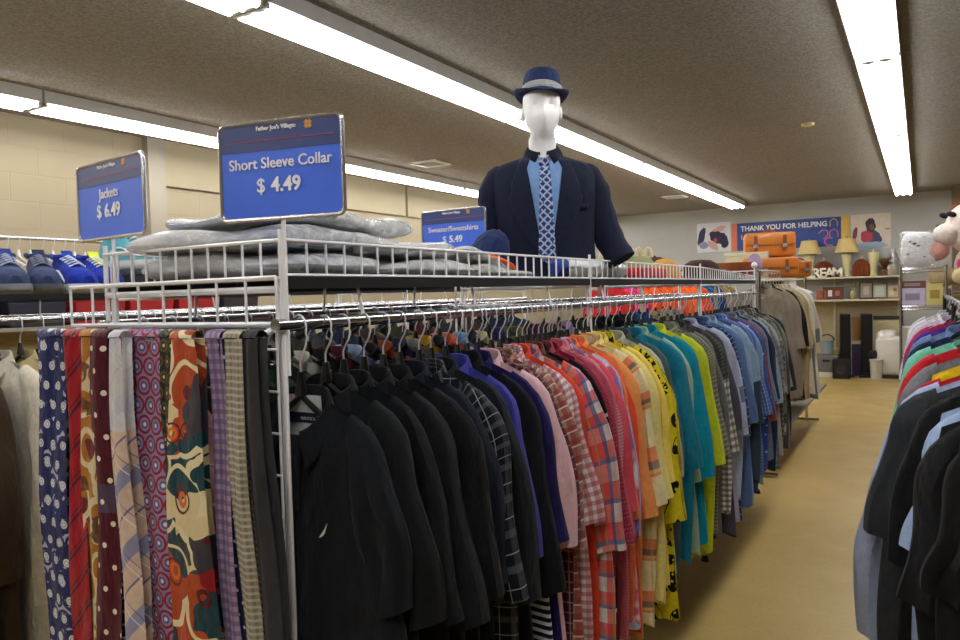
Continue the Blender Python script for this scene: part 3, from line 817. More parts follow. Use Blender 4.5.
# bright garments on a rail further back, glimpsed between the front rack's shelf and rail
fr_ = thing('garment_rail', 'rail of orange garments far behind the long rack, seen through it', 'clothes rack', (-2.6, 6.5, 0))
b = MB(); b.tube([(0, 0, 1.60), (0, 5.6, 1.60)], .0125, 10); b.build('hang_bar', CHROME, fr_)
for y in (.02, 2.8, 5.58):
    b = MB(); b.tube([(0, y, 0), (0, y, 1.60)], .014, 8); b.build('post', CHROME, fr_)
    b = MB(); b.tube([(-.2, y, .02), (.2, y, .02)], .014, 8); b.build('foot', CHROME, fr_)
for k, (cn, hx) in enumerate((('scarlet', 'c22a30'), ('pink', 'd84a86'), ('safety orange', 'f2602a'), ('bright orange', 'ee6a34'), ('deep orange', 'e2551f'), ('pumpkin', 'ea7030'), ('neon orange', 'fa6a30'), ('burnt orange', 'd9541f'), ('teal blue', '1f5f8f'), ('navy blue', '26406f'), ('khaki tan', 'a08d62'), ('dull khaki', '958259'))):
    y = 6.75 + k * .42
    garment('jacket', cn + ' jacket on the rail far behind the long rack', 'jacket', 'jackets on the far rail', (-2.6, y, 1.598), rnd.uniform(-.1, .1), fabric(hx), 900 + k, size=1.1, length=.9, slen=.6, long_=True, th=.03)
    hang(-2.6, y, 1.598, 0, 'hanger holding the ' + cn + ' jacket on the far back rail', 'hangers on the far back rail')
# ------------------------------------------------------------------ helpers for places further off: a pixel of the photo at a known depth Y (or X)
def ray(px, py): return f0 + Rv * ((px - 480) / F) - Uv * ((py - 320) / F)
def atY(px, py, Y): d = ray(px, py); return Vector((0, 0, CH)) + d * (Y / d.y)
def atX(px, py, X): d = ray(px, py); return Vector((0, 0, CH)) + d * (X / d.x)

# ------------------------------------------------------------------ price signs
SILV = plain('c3c3c8', .25, .8, 'silver_frame')
NAVY = plain('35447f', .4, 0, 'sign_header_navy'); BLUE = plain('4470ea', .38, 0, 'sign_blue')
TXT = plain('f4f4f6', .5, 0, 'sign_white'); REDL = plain('b0475a', .5, 0, 'sign_red'); GOLD = plain('d79a55', .5, 0, 'sign_gold')
def rr(w, h, r, n=6):
    P = []
    for cx, cz, a0 in ((1, 1, 0), (-1, 1, PI / 2), (-1, -1, PI), (1, -1, 1.5 * PI)):
        for k in range(n + 1):
            a = a0 + k / n * PI / 2; P.append((cx * (w / 2 - r) + r * math.cos(a), cz * (h / 2 - r) + r * math.sin(a)))
    return P
def sign(label, c, yaw, tilt, w, h, line1, line2, s1, s2, zbase):
    r = thing('price_sign', label, 'sign', (c[0], c[1], zbase), yaw, 'price signs')
    z = c[2] - zbase
    P = rr(w - .006, h - .006, .012)
    fr = MB(); fr.tube([(x, 0, z + q) for x, q in P] + [(P[0][0], 0, z + P[0][1]), (P[1][0], 0, z + P[1][1])], .0042, 8)
    fr.build('frame', SILV, r)
    P2 = rr(w - .010, h - .010, .010)
    b = MB(); b.poly([(x, .003, z + q) for x, q in P2], (0, -1, 0), .004); b.build('panel', BLUE, r, flat=True)
    cut = h * .30
    b = MB(); b.poly([(x, -.0012, z + q) for x, q in P2 if q > h / 2 - cut] + [(-w / 2 + .005, -.0012, z + h / 2 - cut), (w / 2 - .005, -.0012, z + h / 2 - cut)], (0, -1, 0), .0006)
    b.build('header_band', NAVY, r, flat=True)
    b = MB(); b.box((0, -.0022, z + h * .5 - h * .195), (w * .86, .0008, .0014)); b.build('red_line', REDL, r, flat=True)
    b = MB(); b.tube([(0, .004, -.25), (0, .004, z - h / 2 + .004)], .0042, 8); b.build('stem', WIRE, r)
    text('lettering', "Father Joe's Villages", h * .062, TXT, r, (-w * .02, -.0026, z + h * .405), sx=.95, bold=.0002)
    b = MB(); q = h * .052
    for k in range(4):
        a = k * PI / 2 + PI / 4
        b.poly([(w * .235 + math.cos(a) * q * .5 + math.cos(t * PI / 2) * q * .55, -.0022, z + h * .42 + math.sin(a) * q * .5 + math.sin(t * PI / 2) * q * .55) for t in range(4)], (0, -1, 0), .0008)
    b.build('logo', GOLD, r, flat=True)
    text('lettering', line1, s1, TXT, r, (0, -.0026, z + h * .5 - h * .475), bold=.0003)
    text('lettering', '$', s2, TXT, r, (-s2 * 1.12, -.0026, z + h * .5 - h * .715), bold=.0003)
    text('lettering', line2[2:], s2, TXT, r, (s2 * .35, -.0026, z + h * .5 - h * .715), bold=.0009)
    return r
sign('blue sign reading Short Sleeve Collar $ 4.49 above the front corner post', (-.984, .957, 1.682), .202, 0, .262, .178, 'Short Sleeve Collar', '$ 4.49', .0275, .036, 1.56)
sign('blue sign reading Jackets $ 6.49 above the ties', (-1.495, .957, 1.674), -.116, 0, .295, .170, 'Jackets', '$ 6.49', .030, .040, 1.56)
sign('blue sign reading Sweater/Sweatshirts $ 5.49 beside the mannequin', (-1.487, 2.30, 1.680), .0, 0, .286, .170, 'Sweater/Sweatshirts', '$ 5.49', .027, .034, 1.56)

# ------------------------------------------------------------------ mannequin
def mannequin():
    r = thing('mannequin', 'white headed mannequin in navy suit, patterned tie and fedora standing on the rack', 'mannequin', (-1.225, 2.53, ZS + .006), .52)
    r.rotation_euler.x = 0
    r.scale = (.975, .975, .965)
    W = plain('f0f0f1', .35, 0, 'mannequin_white')
    SUIT = fabric('1d2237', sheen=.03, wrinkle=.25); SHIRT = fabric('7ba0d4'); COLL = fabric('12162a')
    TIE = fabric('27407d', [('s', 2, .030, .30, 0, 'b3c3dd', .85), ('s', 3, .030, .30, 0, 'b3c3dd', .85), (D_, .0212, .16, '1b2b5e', .9)], rough=.5)
    # bust: neck and head as one surface
    H = [(.36, 0, .09, .07), (.44, 0, .075, .062), (.475, -.004, .058, .056), (.50, -.008, .053, .053), (.525, -.010, .052, .053), (.545, -.014, .053, .06), (.558, -.026, .048, .066), (.572, -.034, .045, .068), (.592, -.032, .056, .078),
         (.615, -.026, .064, .087), (.64, -.022, .0685, .092), (.665, -.020, .071, .094), (.69, -.018, .072, .095), (.715, -.014, .071, .093), (.74, -.010, .064, .085), (.76, -.006, .048, .066), (.775, 0, .022, .032)]
    b = MB(); rings = []; n = 28
    for z, cy, hx, hy in H:
        ring = []
        for k in range(n):
            a = 2 * PI * k / n; x, y = hx * math.cos(a), hy * math.sin(a)
            fr = max(0, -math.sin(a))
            face = 0
            if z > .57:
                nx = math.cos(a)
                face = -.034 * math.exp(-((z - .628) / .018) ** 2) * math.exp(-(nx / .20) ** 2) * (fr > 0)     # nose
                face += .020 * math.exp(-((z - .662) / .012) ** 2) * math.exp(-((abs(nx) - .42) / .2) ** 2) * (fr > 0)   # eye hollows
                face += -.010 * math.exp(-((z - .594) / .008) ** 2) * math.exp(-(nx / .3) ** 2) * (fr > 0)      # lips
            ring.append((x, cy + y + face, z))
        rings.append(ring)
    b.loft(rings, True); body = b.build('body', W, r)
    for s in (-1, 1):
        e = MB(); e.ball((s * .071, -.005, .648), (.010, .020, .030), 12); e.build('ear', W, body)
    # jacket trunk
    T = [(-.0, .205, .135), (.08, .195, .130), (.16, .190, .128), (.24, .195, .130), (.32, .207, .128), (.37, .212, .118), (.405, .210, .104), (.432, .196, .088), (.452, .168, .074), (.468, .118, .060), (.480, .080, .054), (.492, .056, .050)]
    def wd(z): return pw([(a, w) for a, w, d in T], z), pw([(a, d) for a, w, d in T], z)
    def fy(x, z):
        w, d = wd(z); q = min(.98, abs(x) / w); return -d * (1 - q ** 2.6) ** (1 / 2.2)
    b = MB(); rings = []; uvs = []
    for j in range(27):
        z = lerp(0, .492, j / 26); w, d = wd(z); ring = []
        for k in range(40):
            a = 2 * PI * k / 40; ca, sa = math.cos(a), math.sin(a)
            x = w * sgn(ca, .8); y = (fy(x, z) if sa < 0 else -fy(x, z) * .9) if abs(ca) < .999 else 0
            y += .004 * math.sin(9 * x / w + 12 * z) * (z < .38)
            ring.append((x, y, z)); uvs.append((x, -z))
        rings.append(ring)
    b.loft(rings, True, True, uvs); jk_ = b.build('jacket', SUIT, r); jk_['label'] = 'navy suit jacket'
    def panel(name, rows, off, mat, par, lab=None, th=.003):
        """cloth panel lying on the chest: rows of (z, x_left, x_right)"""
        b = MB(); nx = 8; L = []; uv = []
        for z, xa, xb in rows:
            ring = [(lerp(xa, xb, i / nx), fy(lerp(xa, xb, i / nx), z) - off - .002 * math.sin(PI * i / nx), z) for i in range(nx + 1)]
            uv += [(p[0], -p[2]) for p in ring]; L.append(ring)
        b.loft(L, False, False, uv)
        o = b.build(name, mat, par)
        m = o.modifiers.new('thick', 'SOLIDIFY'); m.thickness = th; m.offset = -1
        if lab: o['label'] = lab
        return o
    zs = [.062 + k * (.470 - .062) / 18 for k in range(19)]
    def vx(z): return lerp(.004, .066, (min(1, (z - .062) / .363)) ** .8) if z < .425 else lerp(.066, .050, (z - .425) / .045)
    panel('shirt_front', [(z, -vx(z) - .004, vx(z) + .004) for z in zs], .003, SHIRT, r, 'light blue shirt front')
    for s in (-1, 1):
        rows = []
        for z in zs:
            t = min(1, max(0, (z - .062) / .363)); inn = vx(z)
            wid = .004 + .085 * math.sin(min(1, t / .72) * PI / 2) if t < .72 else .089 * (1 - (t - .72) / .28 * .55)
            if .72 <= t < .80: wid = .075
            a, c = s * inn, s * (inn + wid); rows.append((z, min(a, c), max(a, c)))
        panel('lapel', rows, .007, SUIT, jk_)
    # buttons and pocket
    for z in (.048,):
        q = MB(); q.lathe([(0, 0), (.009, 0), (.008, .003), (0, .003)], 12, (0, 0, 0), 1, 1, RX(PI / 2)); q.build('button', BLACKP, jk_, (.006, fy(.006, z) - .006, z))
    panel('breast_pocket', [(.262, .095, .165), (.285, .098, .168)], .003, SUIT, jk_)
    # sleeves
    for s, path in ((-1, [(-.135, 0, .418), (-.170, .0, .398), (-.196, .002, .345), (-.207, .004, .25), (-.212, -.004, .15), (-.214, -.02, .02)]),
                    (1, [(.135, 0, .418), (.170, 0, .398), (.198, .002, .345), (.222, .004, .25), (.252, -.006, .15), (.292, -.03, .070)])):
        P = []
        for i in range(len(path) - 1):
            for k in range(4): P.append(Vector(path[i]).lerp(Vector(path[i + 1]), k / 4))
        P.append(Vector(path[-1])); m = len(P)
        rad = [pw([(0, .038), (.12, .054), (.35, .058), (.6, .056), (1, .056)], i / (m - 1)) + .0025 * math.sin(i * 1.7) * (i > 6) for i in range(m)]
        b = MB(); b.tube(P, rad, 18); b.build('jacket_sleeve', SUIT, r)
        if s > 0:
            h = MB(); h.tube([P[-1] + Vector((-.016, .004, .03)), P[-1] + Vector((-.004, 0, .006))], [.045, .042], 14); h.build('hand_stump', W, body)
    # collar of the shirt, darker than its front
    for s in (-1, 1):
        b = MB(); L = []
        for k in range(13):
            a = lerp(PI / 2, -PI / 2 + .22, k / 12)      # back to front
            x0, y0 = .060 * math.cos(a), -.004 + .060 * math.sin(a); fwd = max(0, -math.sin(a))
            top = Vector((s * x0 * .97, y0, .525 - .035 * fwd)); bot = Vector((s * (x0 * 1.25 + .002), y0 * 1.2 - .01 * fwd, .478 - .055 * fwd ** 2))
            if k > 9: bot += Vector((s * .010 * (k - 9), -.003 * (k - 9), -.008 * (k - 9)))
            L.append([top + Vector((0, 0, -.012)) * 1 - Vector((s * x0 * .06, 0, 0)), top, top.lerp(bot, .5) + Vector((s * .003, -.003, 0)), bot])
        b.loft(L, False, False, [(k * .02, q * .02) for k in range(13) for q in range(4)])
        o = b.build('shirt_collar', COLL, r); o['label'] = 'dark navy shirt collar'
        m = o.modifiers.new('thick', 'SOLIDIFY'); m.thickness = .003
    # tie
    tz = [.062 + k * (.43 - .062) / 14 for k in range(15)]
    tp = panel('necktie', [(z, -lerp(.034, .019, (z - .062) / .37) * min(1, (z - .055) / .03), lerp(.034, .019, (z - .062) / .37) * min(1, (z - .055) / .03)) for z in tz], .011, TIE, r, 'navy and pale blue lattice tie')
    k = MB(); k.lathe([(.0, -.022), (.015, -.02), (.021, .0), (.024, .018), (.0, .022)], 14, (0, fy(0, .436) - .006, .440), 1, .6); k.build('tie_knot', TIE, tp)
    # fedora
    HAT = fabric('29365e', rough=.9); M = RX(-.09) @ RY(.05)
    b = MB(); rings = []; n = 40
    for zz, rx_, ry_, dent in ((-.0, .0775, .103, 0), (.03, .076, .101, 0), (.06, .0725, .095, 0), (.085, .068, .088, .0), (.100, .060, .078, .4), (.104, .046, .062, .9), (.098, .025, .036, 1), (.094, .004, .006, 1)):
        ring = []
        for q in range(n):
            a = 2 * PI * q / n; x, y = rx_ * math.cos(a), ry_ * math.sin(a)
            pinch = 1 - .16 * max(0, -math.sin(a)) ** 2 * min(1, zz / .08)
            z2 = zz - .016 * dent * (1 - abs(math.cos(a))) 
            ring.append(M @ Vector((x * pinch, y, z2)))
        rings.append(ring)
    b.loft(rings, True); hat = b.build('fedora', HAT, r, (0, -.018, .706)); hat['label'] = 'navy fedora with pale band'
    b = MB(); rings = []
    for rr_, zz in ((1.0, .004), (1.12, -.001), (1.26, -.004), (1.36, .0), (1.37, .003), (1.26, .001), (1.12, .005), (1.0, .012)):
        ring = []
        for q in range(n):
            a = 2 * PI * q / n; up = .020 * abs(math.cos(a)) ** 2 * (rr_ - 1) / .36 - .014 * max(0, -math.sin(a)) * (rr_ - 1) / .36
            ring.append(M @ Vector((.0775 * rr_ * math.cos(a), .103 * (1 + (rr_ - 1) * .9) * math.sin(a), zz + up)))
        rings.append(ring)
    b.loft(rings, False); b.build('brim', HAT, hat)
    b = MB(); rings = []
    for rr_, zz in ((1.015, .010), (1.03, .012), (1.02, .034), (.99, .036)):
        rings.append([M @ Vector((.0775 * rr_ * math.cos(2 * PI * q / n), .103 * rr_ * math.sin(2 * PI * q / n), zz)) for q in range(n)])
    b.loft(rings, False); b.build('hat_band', fabric('b9bcbb', [('s', 1, .012, .2, 0, '84888c', .7)]), hat)
    return r
mannequin()

# ------------------------------------------------------------------ things lying in the basket of the front rack
def film(haze=.30, hz2=.40, bmp=1.0):
    t = NT('clear_plastic_film'); N = t.N
    co = t.n('ShaderNodeTexCoord').outputs['Object']
    mp = t.n('ShaderNodeMapping'); mp.inputs['Scale'].default_value = (1, 2.6, 3.0); mp.inputs['Rotation'].default_value = (0, 0, .5); t.l(co, mp.inputs[0])
    nz = t.noise(mp.outputs[0], 13, 6, .62)
    bp = t.n('ShaderNodeBump'); bp.inputs['Strength'].default_value = bmp; bp.inputs['Distance'].default_value = .03; t.l(nz, bp.inputs['Height'])
    g = t.n('ShaderNodeBsdfGlossy'); g.inputs['Roughness'].default_value = .09; t.l(bp.outputs[0], g.inputs['Normal'])
    d = t.n('ShaderNodeBsdfDiffuse'); d.inputs['Color'].default_value = (.93, .94, .94, 1)
    tr = t.n('ShaderNodeBsdfTransparent')
    m1 = t.n('ShaderNodeMixShader'); t.l(t.math('ADD', t.math('MULTIPLY', t.ramp(nz, .40, .68), hz2), haze), m1.inputs[0]); t.l(tr.outputs[0], m1.inputs[1]); t.l(d.outputs[0], m1.inputs[2])
    fz = t.n('ShaderNodeLayerWeight'); fz.inputs['Blend'].default_value = .35; t.l(bp.outputs[0], fz.inputs['Normal'])
    m2 = t.n('ShaderNodeMixShader'); t.l(t.math('ADD', t.math('MULTIPLY', fz.outputs['Fresnel'], .55), .10), m2.inputs[0]); t.l(m1.outputs[0], m2.inputs[1]); t.l(g.outputs[0], m2.inputs[2])
    t.l(m2.outputs[0], N['Material Output'].inputs['Surface'])
    return t.m
FILM = film(); FILM2 = film(.03, .10, .25)
def package(label, c, d, rz, tilt, hexc, seed, tx=0):
    R = random.Random(seed)
    r = thing('wrapped_garment', label, 'packaged clothing', c, rz, 'garments wrapped in plastic')
    r.rotation_euler = (tilt, tx, rz)
    ph = [R.uniform(0, 6) for _ in range(6)]
    def pillow(d, wob, fine):
        b = MB(); nu, nv = 40, 12; rings = []; uv = []
        for j in range(nv + 1):
            t = -PI / 2 + PI * j / nv; ct, st = sgn(math.cos(t), .45), sgn(math.sin(t), .8)
            ring = []
            for i in range(nu):
                a = 2 * PI * i / nu
                x = d[0] / 2 * sgn(math.cos(a), .35) * ct; y = d[1] / 2 * sgn(math.sin(a), .35) * ct
                z = d[2] / 2 * st
                w = wob * (math.sin(11 * x + ph[0]) * math.cos(9 * y + ph[1]) + .6 * math.sin(23 * x + 17 * y + ph[2]))
                z += w * (1 if st > 0 else .3); x += fine * math.sin(31 * y + 19 * z + ph[3]); y += fine * math.sin(29 * x + ph[4])
                ring.append((x, y, z + d[2] / 2)); uv.append((x, y))
            rings.append(ring)
        b.loft(rings, True, True, uv); return b
    m = .93
    pillow((d[0] * m, d[1] * m, d[2] * .86), .004, .003).build('folded_garment', fabric(hexc, wrinkle=.6), r)
    pillow(d, .010, .008).build('plastic_wrap', FILM, r)
    return r
PK = [(-1.25, 1.155, ZS + .004, .44, .38, .055, .03, 0, 'b3bfca', 'wrapped blue grey garment, bottom of the pile behind the corner post'),
      (-1.25, 1.56, ZS + .004, .44, .40, .05, -.04, 0, 'd3d6d6', 'wrapped pale grey garment, bottom of the middle pile'),
      (-1.27, 1.98, ZS + .004, .42, .42, .035, .05, 0, 'c6c8c6', 'wrapped grey garment at the low end nearest the mannequin'),
      (-1.27, 1.13, ZS + .062, .42, .36, .05, .12, .03, 'b9c8d3', 'wrapped steel blue garment, middle of the pile behind the corner post'),
      (-1.26, 1.50, ZS + .058, .42, .38, .046, -.10, -.03, 'e2e4e4', 'wrapped off white garment, second in the middle pile'),
      (-1.27, 1.87, ZS + .048, .40, .32, .03, .08, -.16, 'd6d8d2', 'wrapped pale stone garment sloping down to the mannequin'),
      (-1.25, 1.13, ZS + .118, .32, .28, .034, -.15, .06, 'd9dfe2', 'wrapped pale garment on top of the leftmost pile'),
      (-1.30, 1.36, ZS + .112, .36, .26, .034, .2, -.10, 'e2e5e4', 'wrapped white grey garment topmost of the middle pile'),
      (-1.33, 1.52, ZS + .108, .34, .28, .055, .1, .10, 'cdd7dc', 'wrapped silver blue garment forming the tall peak beside the sweater sign')]
for k, (x, y, z, dx, dy, dz, rz, tl, hx, lb) in enumerate(PK): package(lb, (x, y, z), (dx, dy, dz), rz, tl, hx, 20 + k)

b = MB(); rings = []; uv = []
for j in range(25):
    t = j / 24; rad = .036 * (1 if 0 < j < 24 else .55) * (1 + .05 * math.sin(t * 17)); y = lerp(-.30, .30, t)
    rings.append([(rad * math.cos(a * PI / 10), y, .037 + rad * math.sin(a * PI / 10) * .95 + .002 * math.sin(5 * a + 9 * t)) for a in range(20)]); uv += [(a * .01, y) for a in range(20)]
b.loft(rings, True, True, uv)
rl = thing('rolled_fabric', 'white rolled fabric in plastic lying in the basket before the mannequin', 'fabric roll', (-1.045, 2.56, ZS + .003), .0)
b.build('roll', fabric('dfe1e6', wrinkle=.5), rl)
b = MB(); b.tube([(0, -.335, .034), (0, -.305, .036), (0, -.28, .037)], [.022, .034, .038], 16); o = b.build('roll_end', fabric('2c4690'), rl); o['label'] = 'blue end of the roll'

def cap(label, c, rz, crown, brim, R_=.088, tilt=(0, 0), cat='cap', name='baseball_cap'):
    r = thing(name, label, cat, c, rz, 'hats in the basket'); r.rotation_euler = (tilt[0], tilt[1], rz)
    b = MB(); b.lathe([(R_, 0), (R_ * 1.0, .03), (R_ * .93, .06), (R_ * .72, .09), (R_ * .4, .108), (.006, .113)], 24, (0, 0, 0), .92, 1.08); cr = b.build('crown', crown, r)
    q = MB(); q.ball((0, 0, .114), (.008, .008, .005), 10); q.build('button', brim, cr)
    b = MB(); L = []
    for k in range(13):
        a = lerp(-PI + .45, -.45, k / 12)
        p = Vector((R_ * .93 * math.cos(a), R_ * 1.06 * math.sin(a), .006)); o = p + Vector((.012 * math.cos(a), -.065 * math.sin(-a) ** .8 * 1, -.010 - .012 * abs(math.cos(a))))
        L.append([p, p.lerp(o, .5) + Vector((0, 0, .004)), o, o + Vector((0, 0, -.003)), p + Vector((0, 0, -.004))])
    b.loft(L, False, True); b.build('brim', brim, r)
    return r
cap('navy cap with bright orange brim resting on the packages beside the mannequin', (-1.25, 2.13, ZS + .072), 1.3, fabric('23305c'), fabric('e8622a'), R_=.066, tilt=(.1, .5))
cap('amber yellow cap right of the green loop hat', (-1.15, 3.80, ZS + .006), .9, fabric('d09a48'), fabric('d09a48'))
cap('plum brown cap behind the amber cap', (-1.28, 4.05, ZS + .03), 1.9, fabric('4a3436'), fabric('3a2a2c'))
b = MB()
b.rbox((0, 0, .028), (.30, .36, .055), .02)
tg = thing('folded_cloth', 'bright red folded cloth in the basket right of the mannequin', 'folded cloth', (-1.20, 3.35, ZS + .004)); b.build('cloth', fabric('c4202c', wrinkle=.7), tg)
b = MB(); b.rbox((0, 0, .02), (.28, .30, .035), .012); tg2 = b.build('folded_shirt', fabric('d8d6d2', wrinkle=.7), None, (-1.12, 3.78, ZS + .004)); 
tag(tg2, 'white folded cloth in the basket under the amber cap', 'folded cloth'); tg2.location = (-1.30, 3.68, ZS + .004)
lh = thing('knit_hat', 'pale green hat with a row of cream loops along its top', 'hat', (-1.24, 3.47, ZS + .006), .6, 'hats in the basket')
b = MB(); b.lathe([(.115, 0), (.12, .03), (.118, .085), (.10, .115), (.0, .12)], 24, (0, 0, 0), 1.15, .9); b.build('crown', fabric('a9ad85', [('s', 0, .018, .4, 0, '8f946a', .7)]), lh)
for k in range(6):
    b = MB(); b.tube([(-.11 + k * .044 + .016 * math.cos(t * PI / 6) , 0, .112 + .045 * math.sin(t * PI / 6)) for t in range(7)], .011, 8); b.build('loop', fabric('ddd3b4'), lh)
db = thing('felt_hat', 'dark brown felt hat in the basket near the end of the rack', 'hat', (-1.17, 4.62, ZS + .006), .5, 'hats in the basket')
b = MB(); b.lathe([(.13, .012), (.128, .05), (.10, .10), (.06, .125), (.0, .13)], 26); b.build('crown', fabric('3f2620'), db)
b = MB(); b.lathe([(.128, .016), (.17, .004), (.18, .0), (.17, .012), (.13, .03)], 26); b.build('brim', fabric('3a231d'), db)
fc = thing('flat_cap', 'grey flat cap, last in the basket before the end post', 'hat', (-1.18, 5.08, ZS + .006), .8, 'hats in the basket')
b = MB(); b.lathe([(.115, 0), (.125, .02), (.11, .055), (.05, .075), (.0, .078)], 24, (0, 0, 0), 1, 1.1); b.build('crown', fabric('6c6f70', [('noise', 60, .4, .6, '44474a', .7)]), fc)
b = MB(); b.box((0, -.15, .012), (.16, .06, .008), RX(.2)); b.build('brim', fabric('54575a'), fc)
cb = tag(MB().rbox((0, 0, .03), (.2, .16, .06), .02).build('cream_pouch', fabric('d7ccb0'), None, (-1.32, 4.35, ZS + .006)), 'cream pouch between the plum cap and the brown felt hat', 'pouch')

# ------------------------------------------------------------------ shoes on the second rack
def shoe(label, loc, rz, upper, sole, lace, accent, seed=0):
    r = thing('sneaker', label, 'shoe', loc, rz, 'shoes on the shelf'); r.scale = (1.1, 1.12, 1.16)
    # toe towards +x ; length .29
    st = [(-.140, .026, .010), (-.13, .034, .085), (-.10, .038, .105), (-.06, .038, .098), (-.02, .039, .092), (.02, .043, .078), (.06, .047, .062), (.095, .046, .052), (.125, .036, .042), (.142, .016, .03)]
    b = MB(); rings = []; uv = []
    for x, w, h in st:
        ring = []
        for k in range(16):
            a = 2 * PI * k / 16; y = w * sgn(math.cos(a), .8); z = .024 + (h * sgn(math.sin(a), .75) if math.sin(a) > 0 else .0)
            if math.sin(a) > .3 and x < -.03: y *= .82
            ring.append((x, y, z)); uv.append((x, k * .012))
        rings.append(ring)
    b.loft(rings, True, True, uv); up = b.build('upper', upper, r)
    b = MB(); rings = []
    for zz, k_ in ((0, .96), (.004, 1.04), (.018, 1.07), (.030, 1.03)):
        ring = [(x * 1.02, w * k_ + .003, zz + (.012 if x > .12 else 0) * (zz < .01)) for x, w, h in st] + [(x * 1.02, -w * k_ - .003, zz + (.012 if x > .12 else 0) * (zz < .01)) for x, w, h in reversed(st)]
        rings.append(ring)
    b.loft(rings, True); b.build('sole', sole, r)
    b = MB(); b.tube([(-.132, 0, .118), (-.10, .026, .128), (-.055, .028, .122), (-.035, 0, .124), (-.055, -.028, .122), (-.10, -.026, .128), (-.132, 0, .118)], .008, 8); b.build('ankle_collar', upper, r)
    b = MB(); b.loft([[(lerp(-.04, .06, k / 6), y * (1 - .2 * k / 6), pw([(a, h) for a, w, h in st], lerp(-.04, .06, k / 6)) + .030 + (.018 if k == 0 else 0)) for y in (-.018, 0, .018)] for k in range(7)], False, False); b.build('tongue', accent, r)
    for k in range(5):
        x = lerp(-.025, .05, k / 4); z = pw([(a, h) for a, w, h in st], x) + .033
        b = MB(); b.tube([(x, -.026, z - .012), (x + .006, 0, z), (x - .002, .026, z - .012)], .0028, 6); b.build('lace', lace, r)
    for s in (-1, 1):
        b = MB(); P = []
        for k in range(9):
            t = k / 8; x = lerp(-.09, .06, t); w = pw([(a, q) for a, q, h in st], x); h = pw([(a, h) for a, w_, h in st], x)
            zz = .038 + .05 * math.sin(t * PI) * (1 - .5 * t); P.append((x, s * (w * .97 + .001), zz))
        b.tube(P, .0035, 6); b.build('side_stripe', lace, r)
SH1, SH2, SH3 = fabric('20284a'), fabric('3b4567'), fabric('1d33a0')
shz = ZS + .004
for k, (y, u, s_, l_, a_, lb, rz) in enumerate((
        (1.14, SH1, plain('777a80'), fabric('2a3040'), SH1, 'dark navy running shoe, leftmost on the shelf behind the ties', -.2),
        (1.255, SH1, plain('6c6f78'), fabric('55607c'), SH1, 'dark navy running shoe with grey laces, second from the left', -.25),
        (1.375, SH2, plain('8c8f98'), fabric('b9c0cc'), fabric('2a3a80'), 'slate blue running shoe with pale laces left of the jackets sign stem', -.3),
        (1.49, SH2, plain('5b5f6a'), fabric('8b92a3'), fabric('262e50'), 'slate blue running shoe, right one of the slate pair', -.35),
        (1.605, SH3, plain('d9dcd8'), fabric('dfe3ee'), fabric('16389a'), 'royal blue shoe with white loops, left of the jackets sign stem', -.15),
        (1.71, SH3, plain('d9dcd8'), fabric('dfe3ee'), fabric('c9d53a'), 'royal blue shoe with white loops right behind the jackets sign stem', -.15),
        (1.86, fabric('5ba6b4'), plain('c9ccc4'), fabric('cfe0e0'), fabric('4a94a4'), 'pale teal shoe standing on the charcoal shoe box', .2))):
    shoe(lb, (-2.77, y, shz + (.096 if k == 6 else 0)), rz, u, s_, l_, a_)
for k, (x, y, lb) in enumerate(((-2.76, 1.90, 'charcoal shoe box under the pale teal shoe'), (-2.76, 2.10, 'charcoal shoe box further along the shoe shelf'))):
    bx = thing('shoe_box', lb, 'box', (x, y, ZS + .004), 0, 'shoe boxes')
    b = MB(); b.box((0, 0, .035), (.30, .17, .07)); b.build('box', plain('35363a', .7), bx, flat=True, bevel=.003)
    b = MB(); b.box((0, 0, .082), (.31, .18, .024)); b.build('lid', plain('3f4045', .7), bx, flat=True, bevel=.003)
yl = tag(MB().rbox((0, 0, .055), (.2, .26, .11), .04).build('yellow_bag', fabric('cfc04a'), None, (-3.0, 1.70, ZS + .005)), 'yellow soft bag behind the royal blue shoes', 'bag')
# shelf on the block wall with storage bins, seen between the second rack's shelf and rail
ws = thing('wall_shelf', 'long wall shelf of storage bins beyond the jackets', 'shelf', (XL + .22, 3.6, 1.28))
b = MB(); b.box((0, 0, .012), (.40, 3.4, .024)); b.build('board', plain('8d8878', .6), ws, flat=True)
for y in (-1.5, 0, 1.5):
    b = MB(); b.box((-.18, y, -.1), (.02, .03, .2)); b.box((-.02, y, -.012), (.34, .03, .02)); b.build('bracket', DARKM, ws, flat=True)
for k, (y, hx, lb) in enumerate(((2.3, '23233a', 'navy bin, leftmost on the wall shelf'), (2.75, '26263d', 'navy bin second on the wall shelf'), (3.2, 'a31a20', 'red bin left of the jackets sign stem'), (3.62, 'b01c22', 'red bin right of the jackets sign stem'), (4.05, 'a81a22', 'red bin third in the red row'), (4.5, '2c2c30', 'black bin right of the red bins'))):
    bx = thing('storage_bin', lb + ' beyond the jackets' if len(lb.split()) < 8 else lb, 'bin', (XL + .22, y, 1.304), 0, 'storage bins on the wall shelf')
    b = MB(); b.box((0, 0, .085), (.32, .36, .17), taper=1.08); b.build('body', plain(hx, .5), bx, flat=True, bevel=.01)
    b = MB(); b.box((0, 0, .18), (.37, .41, .02)); b.build('rim', plain(hx, .4), bx, flat=True, bevel=.006)
# rail of empty white hangers on the wall
wr = thing('wall_rail', 'chrome wall rail of empty white hangers behind the shoes', 'rail', (XL + .42, 2.3, 1.90))
b = MB(); b.tube([(0, -1.4, 0), (0, 2.0, 0)], .0125, 10); b.build('bar', CHROME, wr)
for y in (-1.3, .3, 1.9):
    b = MB(); b.tube([(0, y, 0), (-.42, y, 0)], .008, 6); b.build('bracket', CHROME, wr)
for k in range(16):
    hang(XL + .42, 1.95 + k * .075, 1.898, rnd.uniform(-.5, .5), 'empty white hanger on the wall rail behind the shoes', 'empty hangers on the wall rail', HGW)
